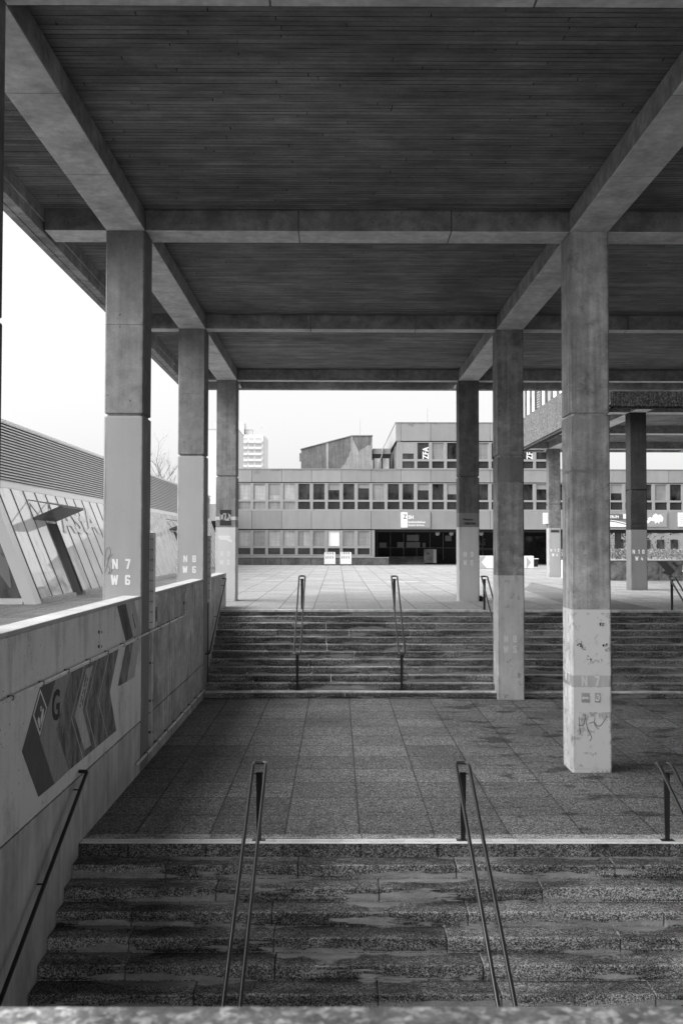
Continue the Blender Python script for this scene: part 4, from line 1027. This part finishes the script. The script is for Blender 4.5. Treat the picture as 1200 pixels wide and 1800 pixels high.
# white building seen through the passage
hb = thing('pale_building', 'bright building with columns and windows behind the trees through the passage', 'building', (30, 120, 0))
obj('wall', bx(22, 50, 120, 130, 0, 9), M['panel'], hb)
for i in range(16):
    for c, d in ((1, 2.2), (3, 4.4)): obj('window', bx(22.5+i*1.7, 23.4+i*1.7, 119.9, 120.0, c, d), M['glass'], hb)

# high-rise and white slab block, far away
tw = thing('tower_block', 'pale high rise apartment tower with balcony rows far beyond the roofs', 'tower', (-45, 470, 0))
TWm = plain('tower_white', .52, .7); TWg = plain('tower_grey', .45, .6); TWs = plain('tower_glass', .36, .4)  # slightly greyer tone for plant room, antennas and coping
ty = 470.
obj('wall', bx(-60, -35.9, ty, ty+18, 0, 54.2), TWm, tw); obj('wall', bx(-60, -45.4, ty+.5, ty+12, 54.2, 60.3), TWm, tw)
obj('wall', bx(-35.9, -34.8, ty+.8, ty+16, 0, 53.2), TWm, tw)
for f in range(8):
    z = 51.2-f*2.95
    for (a, b) in ((-47.6, -46.8), (-46.2, -43.6), (-42.9, -40.5), (-39.8, -36.9)): obj('window', bx(a, b, ty-.02, ty+.3, z, z+1.5), TWs, tw)
    z = 50.1-f*2.95
    for (a, b) in ((-46.6, -43.4), (-43.1, -40.2), (-40.0, -36.6)): obj('balcony', bx(a, b, ty-1.3, ty-.03, z, z+1.0), TWm, tw)
bm = B(); box(bm, -45.0, -41.5, ty+2, ty+6, 54.2, 56.8); box(bm, -45.2, -41.3, ty+1.8, ty+6.2, 56.8, 57.1); obj('plant_room', bm, TWg, tw)
bm = B(); tube(bm, [(-36.9, ty+1, 54), (-36.9, ty+1, 59)], .12, 6); box(bm, -37.3, -36.5, ty+.8, ty+1.2, 56.5, 58.6); tube(bm, [(-40.6, ty+1, 54), (-40.6, ty+1, 56.5)], .1, 6); obj('antenna', bm, TWg, tw)
wb = thing('white_slab_block', 'plain white tall block seen between the two farther left columns', 'building', (-18, 150, 0))
obj('wall', bx(-20.0, -15.5, 150, 160, 7.7, 19.3), TWm, wb); obj('coping', bx(-20.1, -15.4, 149.9, 160.1, 19.3, 19.45), TWg, wb); obj('lower_wall', bx(-20.2, -15.3, 149.8, 160, 0, 7.69), M['panel'], wb)

# ------------------------------------------------------------------ slanted glass pavilion at left
av = thing('glass_pavilion', 'low building with slanted glazed front and louvred upper wall at left', 'building', (-9, 40, 0))
GB, GT, ZB, ZT = -8.4, -9.68, .14, 3.31; Y0, Y1 = 27.6, 75.0; PW = 1.14
sl_ = (GT-GB)/(ZT-ZB)
def gx(z): return GB+sl_*(z-ZB)
GWm = plain('white_spandrel_glass', .85, .12, .5, 0, .04); GGm = glassmat('mirroring_glass', .7, 4.0, .02)
GMm = glassmat('milky_glass', .7, 2.0, .06)
WFm = plain('white_frame_paint', .85, .5); DFm = plain('dark_mullion', .12, .5)
def pane_at(y0, y1, z0, z1, mat, name='glass_pane', off=0.0):
    bm = B(); prism(bm, [(gx(z0)+off, y0, z0), (gx(z0)+off, y1, z0), (gx(z1)+off, y1, z1), (gx(z1)+off, y0, z1)], (-.03, 0, -.012)); return obj(name, bm, mat, av)
n = int((Y1-Y0)/PW)
for i in range(n):
    a = Y0+i*PW
    door = i in (3, 24)
    if door:
        pane_at(a+.02, a+PW-.02, 2.35, ZT, GGm)
        bm = B(); box(bm, -10.2, -10.15, a, a+PW, 0, 2.35); obj('door', bm, M['steel_dark'], av)
        bm = B(); prism(bm, [(gx(.1)-.02, a-.03, .0), (-10.2, a-.03, 0), (-10.2, a-.03, 2.4), (gx(2.4)-.02, a-.03, 2.4)], (0, .03, 0)); prism(bm, [(gx(.1)-.02, a+PW, .0), (-10.2, a+PW, 0), (-10.2, a+PW, 2.4), (gx(2.4)-.02, a+PW, 2.4)], (0, .03, 0)); obj('door_reveal', bm, M['panel'], av)
        continue
    m_ = GGm if i in (0, 1, 2, 4) or i > 13 else GWm if i % 3 else GMm
    pane_at(a+.015, a+PW-.015, ZB, ZT, m_)
    bm = B(); box(bm, gx(0)-.06, gx(0)+.05, a, a+PW-.004, 0, ZB-.01); obj('base_kerb', bm, M['wall_cap'], av)
for i in range(n+1):
    a = Y0+i*PW; bm = B(); prism(bm, [(gx(ZB)+.022, a-.02, ZB), (gx(ZB)+.022, a+.02, ZB), (gx(ZT)+.022, a+.02, ZT), (gx(ZT)+.022, a-.02, ZT)], (-.04, 0, -.015)); obj('mullion', bm, DFm if i < 14 else WFm, av)
bm = B(); prism(bm, [(gx(ZT+.01), Y0, ZT+.01), (gx(ZT+.01), Y1, ZT+.01), (-9.85, Y1, 3.57), (-9.85, Y0, 3.57)], (-.1, 0, -.03)); obj('top_band', bm, WFm, av)
obj('rear_wall', bx(-22, -10.2, Y0+.3, Y1, 0, 5.1), M['interior'], av)
bm = B(); z = 3.60
while z < 5.24: prism(bm, [(-9.84, -9.84, 0)]*0 or [(-9.84, -40, z), (-9.84+.05, -40, z-.02), (-9.84+.05, -40, z+.012), (-9.84, -40, z+.045)], (0, 115, 0)); z += .086
obj('louvre_cladding', bm, plain('louvre_metal', .55, .5), av)
obj('louvre_backing', bx(-10.1, -9.86, -40, Y1, 3.6, 5.22), M['metal_dark'], av)
obj('roof_edge', bx(-22, -9.78, -40, Y1, 5.25, 5.33), WFm, av)
# end wall facing the camera: wide white slanted post, glazing and sill
bm = B()
def gp(z, o=0): return gx(z)+o
prism(bm, [(gp(0)+.0, 27.05, 0), (gp(0)-.34, 27.05, 0), (gp(3.6)-.34, 27.05, 3.6), (gp(3.6), 27.05, 3.6)], (0, .5, 0)); obj('corner_post', bm, WFm, av)
bm = B(); box(bm, -14, gp(.1)-.36, 27.1, 27.3, 0, .16); obj('end_sill', bm, WFm, av)
bm = B(); prism(bm, [(-14, 27.2, .17), (gp(.17)-.36, 27.2, .17), (gp(3.5)-.36, 27.2, 3.5), (-14, 27.2, 3.5)], (0, .03, 0)); obj('end_glazing', bm, glassmat('end_glass', .09, 1.6, .03, var=.6), av)
bm = B(); prism(bm, [(-9.6, 27.28, 1.75), (-9.28, 27.28, 1.45), (-8.98, 27.28, .5), (-9.02, 27.28, .5), (-9.25, 27.28, .75)], (0, .01, 0))
bm.free()
bm = B(); prism(bm, [(-9.75, 27.18, 1.6), (-9.2, 27.18, 1.25), (-9.08, 27.18, .46), (-9.14, 27.18, .46), (-9.6, 27.18, 1.1)], (0, .012, 0)); obj('draped_banner', bm, M['panel'], av)
# canopies on rods
for yc in (29.8, 54.0):
    bm = B(); prism(bm, [(-9.35, yc, 2.40), (-9.35, yc+2.5, 2.40), (-8.42, yc+2.5, 2.80), (-8.42, yc, 2.80)], (-.02, 0, .07)); obj('canopy', bm, M['steel_dark'], av)
    for yy in (yc+.3, yc+2.2):
        bm = B(); tube(bm, [(-9.62, yy, 3.05), (-8.5, yy, 2.86)], .022, 6); tube(bm, [(-9.62, yy, 3.05), (-9.2, yy, 2.5)], .018, 6)
        obj('canopy_rod', bm, M['frame'], av)
# large lettering on the glass
ang = math.atan2(ZT-ZB, GT-GB)
ux = Vector((0, 1, 0)); uy = Vector((GT-GB, 0, ZT-ZB)).normalized(); un = ux.cross(uy)
LM = Matrix((( ux.x, uy.x, un.x, 0), (ux.y, uy.y, un.y, 0), (ux.z, uy.z, un.z, 0), (0, 0, 0, 1)))
text('glass_lettering', [('AStA', 1.3, Matrix.Translation((gx(2.08)+.035, 32.7, 2.08)) @ LM, .03, 1.75)], M['white'], av)
# low dark structures beyond the pavilion
t = thing('bicycle_shelter', 'dark low shelter beyond the glass pavilion between the left columns', 'shelter', (-12, 80, 0))
obj('roof', bx(-14, -9.3, 79, 84, 3.2, 3.5), M['metal_dark'], t); obj('back_wall', bx(-14, -9.3, 83.5, 84, 0, 3.2), M['plinth'], t)
bm = B()
for x in (-13.8, -12.3, -10.8, -9.5): box(bm, x, x+.12, 79.1, 79.25, 0, 3.2)
obj('posts', bm, M['frame'], t)
